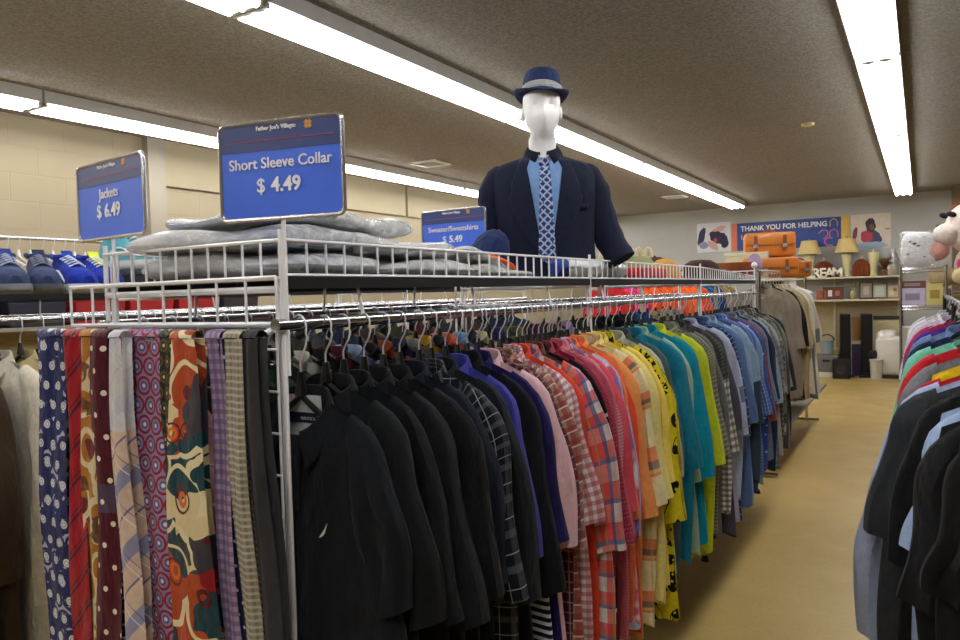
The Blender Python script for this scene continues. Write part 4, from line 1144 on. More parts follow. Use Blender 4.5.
# ------------------------------------------------------------------ second garment rack beyond the first
ZR = 1.56
rk = thing('garment_rail', 'tall chrome garment rail of beige shirts beyond the long rack', 'clothes rack', (-1.05, 5.85, 0))
for y in (0, 2.6):
    b = MB(); b.tube([(0, y, 0), (0, y, ZR)], .014, 10); b.build('post', CHROME, rk)
    b = MB(); b.tube([(-.12, y, .02), (.12, y, .02)], .014, 8); b.build('foot', CHROME, rk)
b = MB(); b.tube([(0, -.05, ZR), (0, 2.65, ZR)], .0125, 10); b.build('hang_bar', CHROME, rk)
b = MB(); b.box((.0, 1.3, .40), (.40, 2.55, .025)); o = b.build('low_shelf', plain('8f8a7c', .5), rk, flat=True)
TW = [('taupe', '8d8272', 'wide taupe shirt facing the aisle, first on the tall rail', 1.12, dict(placket='full')), ('black tall', '19191b', 'black shirt pressed behind the taupe shirt', 1.14, {}), ('beige', 'b3a27c', 'beige shirt behind the black one on the tall rail', 1.16, {}), ('tan', 'a5946e', 'tan shirt between the beige and the cream shirts', 1.18, {}), ('cream', 'cfc7ad', 'cream shirt on the tall rail', 1.20, dict(length=1.0)), ('oatmeal', 'b9b6aa', 'oatmeal shirt with a grey cuff, outermost on the tall rail', 1.24, {}), ('ivory', 'd8d2bc', 'ivory shirt behind the oatmeal one', 1.2, {})]
for k, (sn, hx, lb, sz, kw) in enumerate(TW):
    y = 6.0 + k * .14
    m = fabric(hx) if sn != 'oatmeal' else fabric(hx, [('below', .42, 3, '5c626a', .9)])
    kw = dict(kw); kw.setdefault('length', .96 + .02 * k)
    garment('short_sleeve_shirt', lb, 'shirt', 'shirts on the tall rail', (-1.05, y, ZR - .002), .12 if k == 0 else .05, m, 700 + k, size=sz, slen=.42, th=.026, **kw)
    hang(-1.05, y, ZR - .002, .1, 'hanger on the tall rail holding the ' + sn + ' shirt', 'hangers on the tall rail')
for k in range(8):
    hang(-1.05, 7.1 + k * .09, ZR - .002, rnd.uniform(-.3, .3), 'empty white hanger at the back of the tall rail', 'empty hangers on the tall rail', HGW)
# shelf unit standing behind that rail, with bags on it
su = thing('display_shelf', 'open shelving stand behind the tall rail carrying the orange bags', 'shelf', (-1.75, 7.2, 0))
for z in (.4, .9, 1.50):
    b = MB(); b.box((0, 0, z), (.50, 2.6, .03)); b.build('board', plain('a59b86', .5), su, flat=True)
for y in (-1.28, 1.28):
    for x in (-.235, .235):
        b = MB(); b.box((x, y, .757), (.03, .03, 1.515)); b.build('post', plain('9d9380', .5), su, flat=True)
def leather_bag(label, c, d, rz, hexc, seed):
    r = thing('leather_bag', label, 'bag', c, rz, 'orange leather bags')
    m = plain(hexc, .35, 0, None, .5, 0, .3)
    b = MB(); b.rbox((0, 0, d[2] / 2), d, .035); b.build('body', m, r)
    b = MB(); b.rbox((0, -d[1] / 2 - .008, d[2] * .72), (d[0] * .96, .02, d[2] * .5), .009); b.build('flap', plain(hexc, .3, 0, None, .5, 0, .5), r)
    for s in (-1, 1):
        b = MB(); b.box((s * d[0] * .28, -d[1] / 2 - .021, d[2] * .55), (.03, .008, d[2] * .62)); st = b.build('strap', plain('8c4718', .4), r, flat=True)
        b = MB(); b.box((s * d[0] * .28, -d[1] / 2 - .028, d[2] * .45), (.04, .006, .03)); b.build('buckle', SILV, st, flat=True)
    b = MB(); b.tube([(-.06 + .12 * k / 10, 0, d[2] - .01 + .035 * math.sin(PI * k / 10)) for k in range(11)], .009, 8); b.build('handle', plain('8c4718', .4), r)
    return r
P = atY(769, 248, 6.9); 
leather_bag('large orange tan leather bag, upper one on the shelf behind the tall rail', (P.x, 6.9, 1.70), (.42, .22, .215), .25, 'dd8434', 1)
leather_bag('orange tan leather bag lying under the large one', (P.x + .0, 6.9, 1.516), (.46, .28, .18), .25, 'd37a2c', 2)
leather_bag('small orange brown bag right of the stacked leather bags', (atY(798, 265, 7.1).x, 7.15, 1.516), (.20, .14, .15), .3, 'c97a2c', 3)
b = MB(); b.lathe([(0, -.006), (.10, -.004), (.105, .004), (.06, .008), (0, .006)], 24, (0, 0, 0), .62, 1, RX(PI / 2 - .12))
pl = b.build('oval_plate', plain('a58fb0', .25), None, (atY(757, 255, 6.7).x, 6.58, 1.622)); tag(pl, 'lilac oval plate leaning against the orange leather bags', 'plate')
P = atY(734, 262, 6.5)
bb = thing('wooden_bowl', 'wide rust brown wooden bowl left of the orange leather bags', 'bowl', (P.x, 6.5, 1.516))
b = MB(); b.lathe([(.09, 0), (.15, .03), (.175, .10), (.178, .135), (.17, .135), (.14, .05), (.0, .03)], 28); b.build('bowl', plain('8f4a26', .4), bb)
cr = thing('cream_box', 'cream box standing behind the rust brown bowl', 'box', (P.x + .05, 6.85, 1.516))
b = MB(); b.box((0, 0, .10), (.36, .2, .20)); b.build('box', plain('d6cba8', .6), cr, flat=True, bevel=.004)
b = MB(); b.box((0, 0, .215), (.37, .21, .03)); b.build('lid', plain('dcd2b4', .6), cr, flat=True, bevel=.004)

# ------------------------------------------------------------------ back wall: banner, posters, shelves
def flatpanel(name, x0, x1, z0, z1, mat, y=YB - .006, th=.010, parent=None):
    b = MB(); b.box((0, 0, 0), (x1 - x0, th, z1 - z0)); return b.build(name, mat, parent, ((x0 + x1) / 2, y, (z0 + z1) / 2), flat=True)
bn = thing('banner', 'blue banner reading THANK YOU FOR HELPING on the back wall', 'banner', (-1.905, YB - .006, 2.06))
flatpanel('panel', -.808, .807, .003, .472, plain('2a4792', .45), 0, .010, bn)
flatpanel('border_strip', -.90, -.81, .003, .472, plain('e0785c', .45), 0, .010, bn)['label'] = 'salmon end strip'
flatpanel('border_strip', .81, .93, .003, .48, plain('dcb54a', .45), 0, .010, bn)['label'] = 'yellow end strip'
text('lettering', 'THANK YOU FOR HELPING', .118, plain('eef0f4', .5), bn, (-.745, -.0062, .335), align='LEFT', bold=.003, sx=.93)
text('lettering', 'US', .125, plain('e58a78', .5), bn, (-.745, -.0062, .185), align='LEFT', bold=.003)
def arch(c, w, h, col, rot=0, th=.016):
    b = MB(); P = [(-w / 2, 0, -h / 2), (-w / 2, 0, h * .1), (-w * .3, 0, h * .36), (0, 0, h / 2), (w * .3, 0, h * .36), (w / 2, 0, h * .1), (w / 2, 0, -h / 2)]
    M = RY(rot)
    for a, q in zip(P, P[1:]):
        a = M @ Vector(a); q = M @ Vector(q); d = (q - a); L = d.length + th * .6; ang = math.atan2(d.z, d.x)
        mid = (a + q) / 2; b.box((c[0] + mid.x, -.0062, c[1] + mid.z), (L, .0012, th), RY(-ang))
    b.build('house_logo', col, bn, flat=True)
PK1, YL1 = plain('e0688a', .5), plain('e3a13f', .5)
arch((.70, .385), .105, .12, YL1); arch((.56, .215), .12, .12, PK1, .9); arch((.70, .215), .12, .12, PK1); arch((.62, .08), .12, .12, PK1, -1.6)
def poster(label, x0, x1, z0, z1, base, shapes):
    r = thing('poster', label, 'poster', ((x0 + x1) / 2, YB - .005, z0))
    w, h = x1 - x0, z1 - z0
    flatpanel('sheet', -w / 2, w / 2, 0, h, base, 0, .008, r)
    for k, (nm, col, cx, cz, rx, rz_, rot) in enumerate(shapes):
        b = MB(); n = 20; M = RY(rot)
        b.poly([Vector((0, -.0046 - .0006 * k, 0)) + Vector((cx * w, 0, cz * h)) + M @ Vector((rx * w * math.cos(2 * PI * q / n) * (1 + .12 * math.sin(5 * q)), 0, rz_ * h * math.sin(2 * PI * q / n) * (1 + .12 * math.cos(3 * q)))) for q in range(n)], (0, -1, 0), .0006)
        b.build(nm, col, r, flat=True)
c = lambda h: plain(h, .5)
poster('photo poster with dark navy figures on white, left of the banner', -3.395, -2.82, 2.063, 2.576, c('d9dbe2'), [('printed_shape', c('2b3158'), -.36, .55, .10, .32, .3), ('printed_shape', c('8a93b8'), -.3, .25, .14, .12, 0), ('printed_shape', c('d6a79c'), .1, .72, .28, .10, -.5), ('printed_shape', c('20233f'), .15, .48, .30, .20, .4), ('printed_shape', c('1a1c30'), .32, .32, .12, .2, 0), ('printed_shape', c('caa08e'), -.02, .22, .2, .1, .7), ('printed_shape', c('c2405a'), .05, .40, .05, .08, 0)])
poster('photo poster of a person in red and navy seen from behind, right of the banner', -.955, -.40, 1.99, 2.54, c('d8cdbb'), [('printed_person', c('3a4468'), .02, .30, .26, .22, 0), ('printed_person', c('b8324a'), -.10, .36, .16, .18, .3), ('printed_person', c('2a2530'), .0, .68, .13, .20, 0), ('printed_person', c('6f4a3a'), .03, .62, .07, .09, 0), ('printed_shape', c('9fb4cc'), .0, .10, .42, .10, 0), ('printed_shape', c('a88f74'), .42, .55, .06, .03, 0), ('printed_shape', c('7d3040'), -.40, .45, .06, .2, .2)])

SHX0, SHX1, SHY = -2.3, -.27, 13.0
CREAMB = plain('cfc8ab', .5, 0, 'shelf_cream')
wsh = thing('wall_shelving', 'cream wall shelving with two boards along the back wall', 'shelf', (-1.3, 13.0, 0))
for z in (1.556, 1.200):
    b = MB(); b.box((.02, 0, z - .012), (2.06, .38, .024)); b.build('board', CREAMB, wsh, flat=True)
for x in (-.98, .1, 1.0):
    b = MB(); b.box((x, .17, .85), (.03, .025, 1.7)); b.build('upright', CREAMB, wsh, flat=True)
b = MB(); b.box((.02, .186, .64), (2.06, .008, 1.12)); b.build('back_panel', plain('b3a682', .6), wsh, flat=True)
def at_shelf(px, z, Y=12.95):
    return (atY(px, 280, Y).x, Y, z)
ZU, ZL = 1.557, 1.201
SHADE = plain('d7bd7c', .7); LBASE = plain('d9d2a0', .35)
def lamp(px, label, shade=True, Y=12.98):
    r = thing('table_lamp', label, 'lamp', at_shelf(px, ZU, Y), 0, 'cream table lamps')
    b = MB(); b.lathe([(.055, 0), (.058, .02), (.048, .03), (.052, .1), (.066, .24), (.082, .35), (.078, .365), (.0, .37)], 24); b.build('base', LBASE, r)
    b = MB(); b.tube([(0, 0, .36), (0, 0, .42)], .012, 8); b.build('neck', plain('e6e2d0', .4), r)
    if shade:
        b = MB(); b.lathe([(.175, .38), (.115, .60), (.112, .60), (.172, .38)], 28); b.build('lamp_shade', SHADE, r)
        b = MB(); b.ball((0, 0, .625), .014, 10); b.build('finial', SILV, r)
    return r
lamp(809.5, 'cream table lamp with yellow shade, left of the two shaded lamps'); lamp(847, 'cream table lamp with yellow shade, right of the two shaded lamps')
lamp(873.5, 'cream lamp base without a shade on the upper shelf', False)
def basket(px, label, hexc, w, h, square=False):
    r = thing('wicker_basket', label, 'basket', at_shelf(px, ZU, 13.02), 0, 'lidded wicker baskets')
    m = fabric(hexc, [('s', 1, .02, .4, 0, '3f1c10', .5), ('s', 0, .03, .3, 0, '3f1c10', .3)], rough=.5)
    n = 4 if square else 26
    b = MB()
    if square: b.rbox((0, 0, h * .35), (w, w * .8, h * .7), .02)
    else: b.lathe([(w * .36, 0), (w * .48, h * .3), (w * .5, h * .5), (.0, h * .5)], 26)
    b.build('body', m, r)
    b = MB()
    if square: b.lathe([(w * .60, h * .70), (w * .52, h * .82), (w * .25, h * .95), (.0, h)], 4, (0, 0, 0), 1, .8, RZ(PI / 4))
    else: b.lathe([(w * .51, h * .5), (w * .46, h * .72), (w * .26, h * .92), (.0, h)], 26)
    b.build('lid', m, r)
    b = MB(); b.ball((0, 0, h + .02), (.018, .018, .03), 10); b.build('knob', plain('d8d0b0', .4), r)
basket(824, 'round red brown wicker basket with domed lid behind the letters', '7c3a20', .30, .27)
basket(861.5, 'square red brown wicker basket between the lamp bases', '86401f', .24, .28, True)
basket(799, 'brown wicker basket left of the letters', '8a5a2c', .26, .18)
for k, (chh, px) in enumerate((('D', 809.5), ('R', 816.2), ('E', 822.8), ('A', 829.6), ('M', 837.5))):
    r = thing('wooden_letter', 'white wooden letter %s from the word on the upper shelf' % chh, 'letter', at_shelf(px, ZU + .002, 12.836), 0, 'white shelf letters')
    text('letter', chh, .205, plain('ece6d2', .5), r, (0, 0, .002), ext=.015, bold=.006)
# plant and the bagged thing at the right end
pt = thing('potted_plant', 'artificial plant with red and green leaves at the right of the upper shelf', 'plant', at_shelf(885, ZU))
b = MB(); b.lathe([(.05, 0), (.07, .10), (.065, .10), (0, .09)], 18); b.build('pot', plain('6a4a32', .6), pt)
R5 = random.Random(5)
for nm, hx, cnt in (('green_leaves', '4c6b2c', 46), ('red_leaves', '8e3a26', 26)):
    b = MB()
    for k in range(cnt):
        a, e, L = R5.uniform(0, 6.28), R5.uniform(.3, 1.4), R5.uniform(.10, .27)
        d = Vector((math.cos(a) * math.cos(e), math.sin(a) * math.cos(e), math.sin(e))); o = Vector((0, 0, .09)); t = d * L
        sd = d.cross(Vector((0, 0, 1))).normalized() * .022
        b.loft([[o + d * .02 - sd * .2, o + d * .02 + sd * .2], [o + t * .6 - sd, o + t * .6 + sd], [o + t * .95 - sd * .3 - Vector((0, 0, .02)), o + t * .95 + sd * .3 - Vector((0, 0, .02))]], False, False)
    b.build(nm, plain(hx, .5), pt)
def bag(label, name, loc, d, inner, seed):
    r = thing(name, label, 'plastic bag', loc)
    b = MB(); R = random.Random(seed); rings = []
    for j in range(10):
        t = j / 9; w = pw([(0, .8), (.15, 1), (.6, .75), (.85, .3), (1, .42)], t)
        rings.append([(d[0] / 2 * w * math.cos(2 * PI * k / 18) * (1 + .12 * math.sin(5 * k + j)), d[1] / 2 * w * math.sin(2 * PI * k / 18), d[2] * t) for k in range(18)])
    b.loft(rings, True); b.build('film', FILM2, r)
    b = MB(); b.rbox((0, 0, d[2] * .22), (d[0] * .6, d[1] * .6, d[2] * .42), .03); b.build('contents', plain(inner, .6), r)
bag('clear plastic bag of small things at the right end of the upper shelf', 'plastic_bag', at_shelf(893, ZU), (.24, .2, .42), 'b9ad8c', 3)
# lower shelf: frames
def frame(px, label, w, h, fr_, art, Y=12.98, cat='picture frame', spots=()):
    r = thing('picture_frame', label, cat, at_shelf(px, ZL + .001, Y), 0, 'picture frames on the lower shelf'); r.rotation_euler = (-.12, 0, 0)
    b = MB(); t = .022
    for s in (-1, 1): b.box((s * (w / 2 - t / 2), 0, h / 2), (t, .02, h)); b.box((0, 0, h / 2 + s * (h / 2 - t / 2)), (w - 2 * t, .02, t))
    b.build('frame', plain(fr_, .4), r, flat=True)
    b = MB(); b.box((0, .002, h / 2), (w - 2 * t, .008, h - 2 * t)); b.build('picture', art, r, flat=True)
    for cx, cz, rw, rh, hx in spots:
        b = MB(); b.box((cx * w, -.003, cz * h), (rw * w, .002, rh * h)); b.build('picture_detail', plain(hx, .5), r, flat=True)
frame(833, 'dark red framed picture with pale shapes, left on the lower shelf', .30, .20, '4a2418', plain('6a2a1e', .5), spots=((-.15, .5, .2, .5, 'e3dfd2'), (.2, .5, .22, .4, 'a8683a')))
frame(821, 'small orange red picture beside the dark red frame', .14, .15, 'a04a2c', plain('a8502e', .5))
frame(866, 'brown framed picture, left of the two standing frames', .20, .27, '3b2a20', plain('9b8d74', .5), spots=((0, .5, .4, .5, 'b9b0a0'),))
frame(879.5, 'silver brown framed picture, right of the two standing frames', .22, .24, '5b4637', plain('aeb8a8', .5), spots=((0, .5, .5, .6, 'c3cdc2'),))
frame(893, 'pale framed floral picture at the right end of the lower shelf', .18, .22, '8a7a5a', plain('c3b594', .5), spots=((-.1, .4, .3, .3, 'ddd0b4'), (.15, .62, .25, .25, '8b7d5c')))
vs = thing('small_vase', 'small tan vase between the dark red frame and the brown frame', 'vase', at_shelf(853, ZL))
b = MB(); b.lathe([(.03, 0), (.05, .05), (.045, .11), (.02, .15), (.028, .18), (.0, .178)], 18); b.build('body', plain('a5966c', .4), vs)
b = MB()
for k in range(9): b.tube([(0, 0, .17), (.03 * math.cos(k * 2.4), .02, .24), (.05 * math.cos(k * 2.4), .03 * math.sin(k), .28)], .004, 5)
b.build('dried_stems', plain('8a7a40', .7), vs)
# under the shelves
def fl(px, Y=12.85): return (atY(px, 330, Y).x, Y, 0)
def tower(px, label, side):
    r = thing('tower_speaker', label, 'speaker', fl(px, 12.8), .12 * side, 'black tower speakers')
    b = MB(); b.box((0, 0, .505), (.15, .24, .95)); b.build('cabinet', plain('0f0f10', .35), r, flat=True, bevel=.006)
    b = MB(); b.box((0, 0, .015), (.24, .30, .03)); b.build('plinth', plain('121213', .4), r, flat=True, bevel=.004)
    b = MB(); b.box((0, -.127, .52), (.135, .012, .88)); b.build('grille', plain('070708', .9), r, flat=True, bevel=.004)
    b = MB(); b.box((.081, 0, .505), (.008, .238, .94)); o = b.build('side_trim', plain('a9a9a5', .4), r, flat=True); o['label'] = 'silver side trim'
tower(845, 'tall black tower speaker behind the black subwoofer', 1); tower(866.5, 'tall black tower speaker right of the purple bin', 1)
sw = thing('subwoofer', 'low black subwoofer cube at the foot of the left tower speaker', 'speaker', fl(841.5, 12.5))
b = MB(); b.box((0, 0, .155), (.24, .26, .29)); b.build('cabinet', plain('111112', .4), sw, flat=True, bevel=.006)
b = MB(); b.lathe([(.085, 0), (.08, .01), (.03, -.01), (0, -.006)], 24, (0, -.132, .16), 1, 1, RX(PI / 2)); b.build('cone', plain('232325', .5), sw)
b = MB()
for a in (-1, 1):
    for q in (-1, 1): b.box((a * .10, q * .11, .006), (.02, .02, .012))
    
b.build('foot_pads', plain('0a0a0a', .6), sw, flat=True)
pb = thing('tall_bin', 'tall dark purple bin between the tower speakers', 'bin', fl(856, 12.95))
b = MB(); b.lathe([(.085, 0), (.10, .52), (.094, .52), (.08, .03), (0, .03)], 4, (0, 0, 0), 1.25, 1.25, RZ(PI / 4)); b.build('body', plain('3a2350', .5), pb)
b = MB(); b.lathe([(.103, .50), (.108, .51), (.103, .545), (.094, .545), (.094, .50)], 4, (0, 0, 0), 1.25, 1.25, RZ(PI / 4)); b.build('rim', plain('c9bca8', .5), pb)
ct = thing('cardboard_panel', 'tan cardboard panel standing behind the purple bin', 'panel', fl(857, 13.1))
b = MB(); b.box((0, 0, .46), (.26, .05, .92)); b.build('panel', plain('a87f4a', .7), ct, flat=True, bevel=.004)
wm = thing('appliance', 'white covered appliance with rounded top right of the speakers', 'appliance', fl(889, 12.8))
b = MB(); b.rbox((0, 0, .34), (.36, .34, .60), .07); b.build('body', plain('dedbd2', .35), wm)
b = MB(); b.lathe([(.165, .60), (.15, .68), (.09, .725), (.0, .735)], 26, (-.02, 0, 0), 1.0, .95); b.build('dome', plain('e4e1d8', .3), wm)
b = MB(); b.box((0, 0, .025), (.34, .32, .05)); b.build('base', plain('2a2a2a', .6), wm, flat=True)
wb = thing('waste_bin', 'small white bin left of the white appliance', 'bin', fl(876, 12.6))
b = MB(); b.lathe([(.075, 0), (.09, .28), (.085, .28), (.07, .02), (0, .02)], 22); b.build('body', plain('d4d0c4', .5), wb)
b = MB(); b.lathe([(.088, .27), (.096, .275), (.096, .292), (.086, .292)], 22); b.build('rim', plain('c4c0b4', .5), wb)
hb = thing('folding_cot', 'cream folded cot with dark top edge behind the white appliance', 'cot', fl(886, 13.08))
b = MB(); b.rbox((0, 0, .46), (.42, .10, .84), .03); b.build('pad', plain('cdbf98', .7), hb)
b = MB(); b.box((0, 0, .905), (.44, .12, .05)); b.build('top_rail', plain('2c2620', .5), hb, flat=True, bevel=.005)
dk = tag(MB().rbox((0, 0, .06), (.14, .16, .12), .04).build('dark_cushion', fabric('3a2a2e'), None, (fl(874)[0], 12.72, .30)), 'dark cushion lying on the white bin beside the speakers', 'cushion')
ch = thing('plastic_tub', 'pale blue tub on the grey case left of the speakers', 'tub', fl(827, 12.7)); ch.location.z = .36
b = MB(); b.lathe([(.07, 0), (.10, .20), (.11, .21), (.095, .20), (.065, .02), (0, .02)], 22); b.build('body', plain('9fb0bd', .4), ch)
b = MB(); b.tube([(.10 * math.cos(PI * k / 10), 0, .20 + .10 * math.sin(PI * k / 10)) for k in range(11)], .010, 8); b.build('handle', plain('15130f', .5), ch)
gc = thing('storage_case', 'grey storage case on the floor left of the speakers', 'case', fl(827, 12.7))
b = MB(); b.rbox((0, 0, .21), (.34, .3, .27), .02); b.build('body', plain('6f6d6a', .5), gc)
b = MB(); b.box((0, 0, .04), (.36, .32, .08)); b.build('base', plain('d8d2c0', .5), gc, flat=True, bevel=.006)
b = MB(); b.box((0, -.156, .26), (.1, .012, .03)); b.build('latch', DARKM, gc, flat=True)
yb = thing('yellow_tin', 'yellow green tin beside the pale blue tub', 'tin', fl(835.5, 12.85)); yb.location.z = .0
b = MB(); b.lathe([(.07, 0), (.07, .42), (.0, .42)], 20); b.build('body', plain('b9ae58', .4), yb)
b = MB(); b.lathe([(.073, .41), (.073, .44), (.0, .445)], 20); b.build('lid', plain('d2ca8c', .4), yb)

# ------------------------------------------------------------------ right side: garment rail, wire tower, plush toys
XR_, ZRR = .175, 1.325
rr_ = thing('garment_rail', 'black garment rail along the right side of the aisle', 'clothes rack', (XR_, 1.25, 0))
for y in (0, 2.1, 4.2, 6.3):
    b = MB(); b.tube([(0, y, 0), (0, y, ZRR)], .014, 8); b.build('post', DARKM, rr_)
    b = MB(); b.tube([(-.20, y, .02), (.20, y, .02)], .014, 8); b.build('foot', DARKM, rr_)
b = MB(); b.tube([(0, -.1, ZRR), (0, 6.4, ZRR)], .0125, 10); b.build('hang_bar', DARKM, rr_)
RG = [(1.50, 'black print tee', 'black t-shirt with white print at its hem, nearest on the right', fabric('101012', [('vor', 40, .0, .22, 'd9dbe2', .0)]), dict(size=.66, slen=.25, style='band', length=.74)),
      (1.66, 'washed black tee', 'washed black t-shirt behind the printed one on the right rail', fabric('1b1b1e'), dict(size=.80, slen=.33, style='band', length=.74)),
      (1.82, 'sky tee', 'pale sky blue t-shirt squeezed between black tees on the right', fabric('9fb6da'), dict(size=.78, slen=.26, style='band', length=.84)),
      (1.98, 'black tee', 'black t-shirt with loose sleeve in front of the charcoal tee', fabric('141417'), dict(size=.92, slen=.36, style='band', length=.82)),
      (2.15, 'charcoal tee', 'charcoal t-shirt whose sleeve sticks furthest into the aisle', fabric('34383d'), dict(size=1.12, slen=.36, flare=1.4, style='band', length=.84)),
      (2.26, 'light blue sweatshirt', 'light blue long sleeved sweatshirt hanging below the charcoal tee', fabric('a7b6d6'), dict(size=1.02, slen=.66, long_=True, style='band', length=.86, flare=2.6)),
      (2.36, 'red long tee', 'red long sleeved top with its hem below the black tee', fabric('b31d2c'), dict(size=.98, slen=.62, long_=True, style='band', length=.92)),
      (2.60, 'yellow tee', 'bright yellow top on the right rail', fabric('e2bf1c'), dict(size=.82, slen=.33, style='band')),
      (2.85, 'mid grey tee', 'mid grey t-shirt behind the yellow top', fabric('76787f'), dict(size=1.02, slen=.36, style='band')),
      (3.2, 'scarlet tee', 'scarlet t-shirt between the grey and mint tops', fabric('c4232e'), dict(size=1.04, slen=.40, style='band')),
      (3.55, 'mint top', 'mint green top on the right rail', fabric('7ccbb0'), dict(size=1.10, slen=.46, flare=1.2, style='band')),
      (3.9, 'navy top', 'navy top behind the mint one on the right rail', fabric('1f2747'), dict(size=1.08, slen=.40, style='band')),
      (4.3, 'denim jacket', 'light denim blue jacket on the right rail', fabric('7088b4'), dict(size=1.0, slen=.55, long_=True)),
      (4.7, 'violet top', 'violet top on the right rail', fabric('4c2f86'), dict(size=1.06, slen=.42, style='band')),
      (5.1, 'magenta tee', 'magenta red t-shirt on the far part of the right rail', fabric('b0244c'), dict(size=1.08, slen=.40, style='band')),
      (5.6, 'lilac shirt', 'pale lilac shirt on the far part of the right rail', fabric('cdbfd8'), dict(size=1.10, slen=.40)),
      (6.1, 'white blouse', 'white blouse near the far end of the right rail', fabric('d9d9dc'), dict(size=1.14, slen=.42)),
      (6.6, 'pearl grey shirt', 'pearl grey shirt, last on the right rail', fabric('bfc2c8'), dict(size=1.14, slen=.42))]
for k, (y, sn, lb, m, kw) in enumerate(RG):
    kw = dict(kw); kw.setdefault('length', .86)
    nm = 't_shirt' if kw.get('style') == 'band' else 'shirt'
    r, front = garment(nm, lb, 'shirt', 'garments on the right rail', (XR_, y, ZRR - .002), rnd.uniform(-.06, .06), m, 800 + k, th=.024, **kw)
    hang(XR_, y, ZRR - .002, 0, 'black hanger on the right rail holding the ' + sn, 'hangers on the right rail', None, kw['size'])
    if k == 0:
        b = MB(); R9 = random.Random(9)
        for q in range(26):
            cx, cz = R9.uniform(-.12, .12), R9.uniform(-.72, -.60); s_ = R9.uniform(.006, .016)
            b.poly([(cx + s_ * math.cos(a * 1.05 + q) * (1 + .5 * (a % 2)), front(cx, cz) - .002, cz + s_ * math.sin(a * 1.05 + q)) for a in range(6)], (0, -1, 0), .001)
        b.build('hem_print', plain('d6d8e0', .6), r, flat=True)['label'] = 'white print'
jb = [('mid blue', '3a4f7d'), ('dark blue', '222a44'), ('black', '17181c'), ('faded blue', '6d84ad'), ('indigo', '28325c'), ('stone blue', '8799b5')]
for k, (cn, hx) in enumerate(jb):
    y = 2.45 + k * .42
    r = thing('jeans', cn + ' denim jeans folded over a hanger on the right rail', 'jeans', (XR_ + .12, y, ZRR - .10), 0, 'jeans on the right rail')
    b = MB(); rings = []; uv = []
    for j in range(17):
        t = j / 16; z = -.5 * abs(1 - 2 * t) ; yy = (-.026 if t < .5 else .026) * min(1, abs(t - .5) * 8)
        zz = -.52 * abs(2 * t - 1) + .018 * (1 - min(1, abs(t - .5) * 8))
        ring = []
        for s in (1, -1):
            for i in range(9):
                u = lerp(-1, 1, i / 8) * s
                ring.append((u * (.13 + .02 * abs(2 * t - 1)), yy + s * .008 * (1 - u * u * .8) + .004 * math.sin(7 * u + 5 * t), zz)); uv.append((u * .13, zz))
        rings.append(ring)
    b.loft(rings, True, True, uv); b.build('legs', fabric(hx, [('s', 2, .006, .3, 0, 'c0cbe0', .12)]), r)
    b = MB(); b.tube([(-.14, 0, .006), (.14, 0, .006)], .006, 8); b.tube([(-.14, 0, .006), (0, 0, .05), (.14, 0, .006)], .004, 6); b.tube([(0, 0, .05), (0, 0, .085), (-.03, 0, .09), (-.12, 0, .1)], .003, 6); b.build('clip_hanger', BLACKP, r)

def wire_tower(label, x0, x1, y0, y1, ztop, zs):
    r = thing('wire_shelving', label, 'shelf', ((x0 + x1) / 2, (y0 + y1) / 2, 0), 0, 'chrome wire towers')
    hx, hy = (x1 - x0) / 2, (y1 - y0) / 2
    for sx in (-1, 1):
        for sy in (-1, 1):
            b = MB(); b.tube([(sx * hx, sy * hy, 0), (sx * hx, sy * hy, ztop + .03)], .0125, 10); b.build('post', CHROME, r)
    for z in zs:
        b = MB()
        for s in (-1, 1):
            for dz in (0, -.03): b.tube([(-hx, s * hy, z + dz), (hx, s * hy, z + dz)], .004, 6); b.tube([(s * hx, -hy, z + dz), (s * hx, hy, z + dz)], .004, 6)
        for k in range(16):
            x = lerp(-hx, hx, k / 15); b.tube([(x, -hy, z), (x, hy, z)], .0025, 5)
        b.build('wire_shelf', CHROME, r)
    return r
wire_tower('chrome wire tower at the far end of the right rail', -.165, .20, 8.0, 8.45, 1.57, (.25, .75, 1.22, 1.57))
wire_tower('chrome wire tower under the plush dog', .225, .80, 8.0, 8.45, 1.35, (.25, .75, 1.35))
wp = thing('pillow_pack', 'white pillow in a clear printed pack on the wire tower', 'packaged pillow', (-.02, 8.22, 1.585))
b = MB(); rings = []
for j in range(11):
    t = -PI / 2 + PI * j / 10
    rings.append([(.145 * sgn(math.cos(a * PI / 14), .5) * sgn(math.cos(t), .35), .085 * sgn(math.sin(a * PI / 14), .7) * sgn(math.cos(t), .5), .17 + .17 * sgn(math.sin(t), .8)) for a in range(28)])
b.loft(rings, True); b.build('pillow', fabric('e2e3e6', wrinkle=.5), wp)
b = MB(); b.box((0, 0, .172), (.31, .19, .345)); b.build('clear_pack', FILM2, wp, flat=True, bevel=.02)
for cx, cz, s_ in ((-.065, .245, .012), (-.03, .225, .018), (.0, .205, .014), (-.085, .13, .012), (.05, .10, .010)):
    b = MB(); b.poly([(cx + s_ * math.cos(a) * (1 + .3 * (a % 2)), -.0955, cz + s_ * .7 * math.sin(a)) for a in range(6)], (0, -1, 0), .001); b.build('printed_mark', plain('55525c', .5), wp, flat=True)
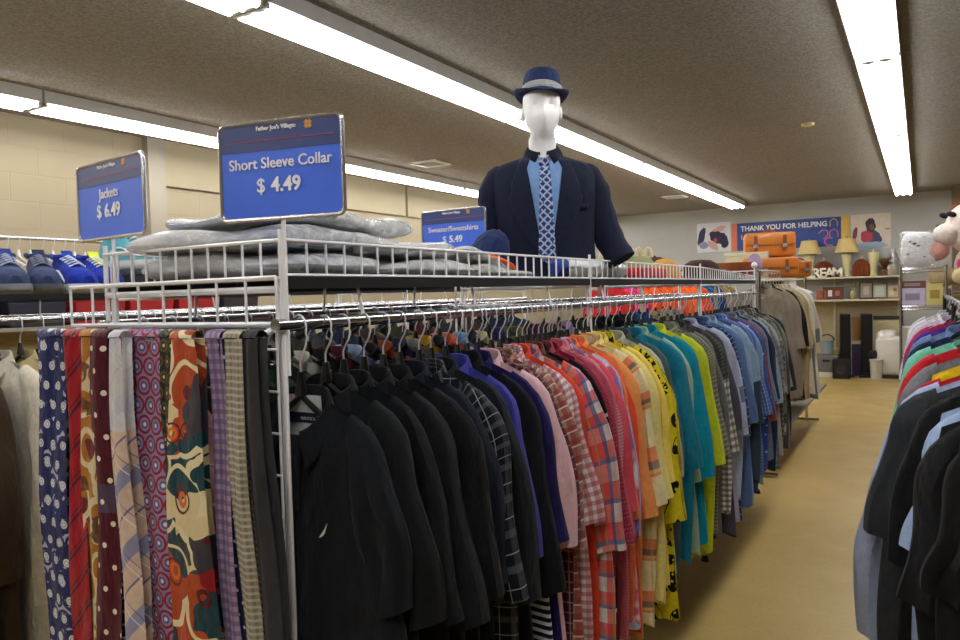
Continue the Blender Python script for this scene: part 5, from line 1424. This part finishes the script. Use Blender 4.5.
for k, (x, z, w, h, hx, lb) in enumerate(((-.07, 1.225, .20, .16, 'c9c0dc', 'lilac box on the second shelf of the wire tower'), (.11, 1.225, .13, .20, 'cfc27a', 'pale yellow box beside the lilac box'), (-.07, 1.385, .22, .07, '7c4a32', 'brown flat box on the lilac box'), (-.05, .755, .24, .26, 'c8c4bc', 'white carton on the third shelf of the wire tower'), (.10, .755, .12, .18, '5a3a3a', 'dark red carton beside the white carton'))):
    r = thing('carton', lb, 'box', (x, 8.2, z + .004), 0, 'boxes on the wire tower')
    b = MB(); b.box((0, 0, h / 2), (w, .26, h)); b.build('box', plain(hx, .5), r, flat=True, bevel=.004)
    b = MB(); b.box((0, -.1315, h * .5), (w * .6, .002, h * .4)); b.build('printed_panel', plain('8f8aa0' if k != 1 else 'a58e40', .5), r, flat=True)
# plush dog
pd = thing('plush_dog', 'large plush dog with brown ears and pink nose on top of the right wire tower', 'plush toy', (.42, 8.25, 1.366), -.95)
pd.scale = (1.25, 1.25, 1.25)
FUR = fabric('d9cdc6', rough=1, wrinkle=.6); BRN = fabric('74391f', rough=1, wrinkle=.8); BEI = fabric('c9b48e', rough=1, wrinkle=.6)
b = MB(); b.ball((.05, .03, .17), (.19, .17, .20), 22); bd = b.build('body', FUR, pd)
b = MB(); b.ball((.0, -.02, .46), (.175, .165, .19), 24); b.ball((-.05, -.14, .42), (.115, .12, .085), 20); hd = b.build('head', FUR, pd)
b = MB(); b.ball((-.12, -.20, .30), (.085, .085, .08), 20); o = b.build('nose', fabric('dca59b', rough=1), hd); o['label'] = 'round pink nose'
b = MB(); b.tube([(-.155, -.165, .478), (-.10, -.205, .482), (-.03, -.20, .475)], .012, 8); b.build('mouth', fabric('1a1516'), hd)
for cx in (-.105, .0):
    b = MB(); b.ball((cx, -.17 + abs(cx) * .2, .56), (.045, .03, .020), 14, RY(.35)); b.build('eyebrow', fabric('151214'), hd)
for s in (-1, 1):
    b = MB(); b.ball((s * .13 + .04, .0, .47), (.075, .12, .20), 20, RY(s * .25)); b.build('ear', BRN, hd)
    b = MB(); b.ball((s * .13, -.14, .10), (.075, .12, .075), 18); b.build('paw', BEI, pd)
b = MB(); b.ball((.06, -.12, .19), (.06, .04, .05), 14); o = b.build('bow', fabric('d23a7a'), pd); o['label'] = 'pink bow'
flush_text()
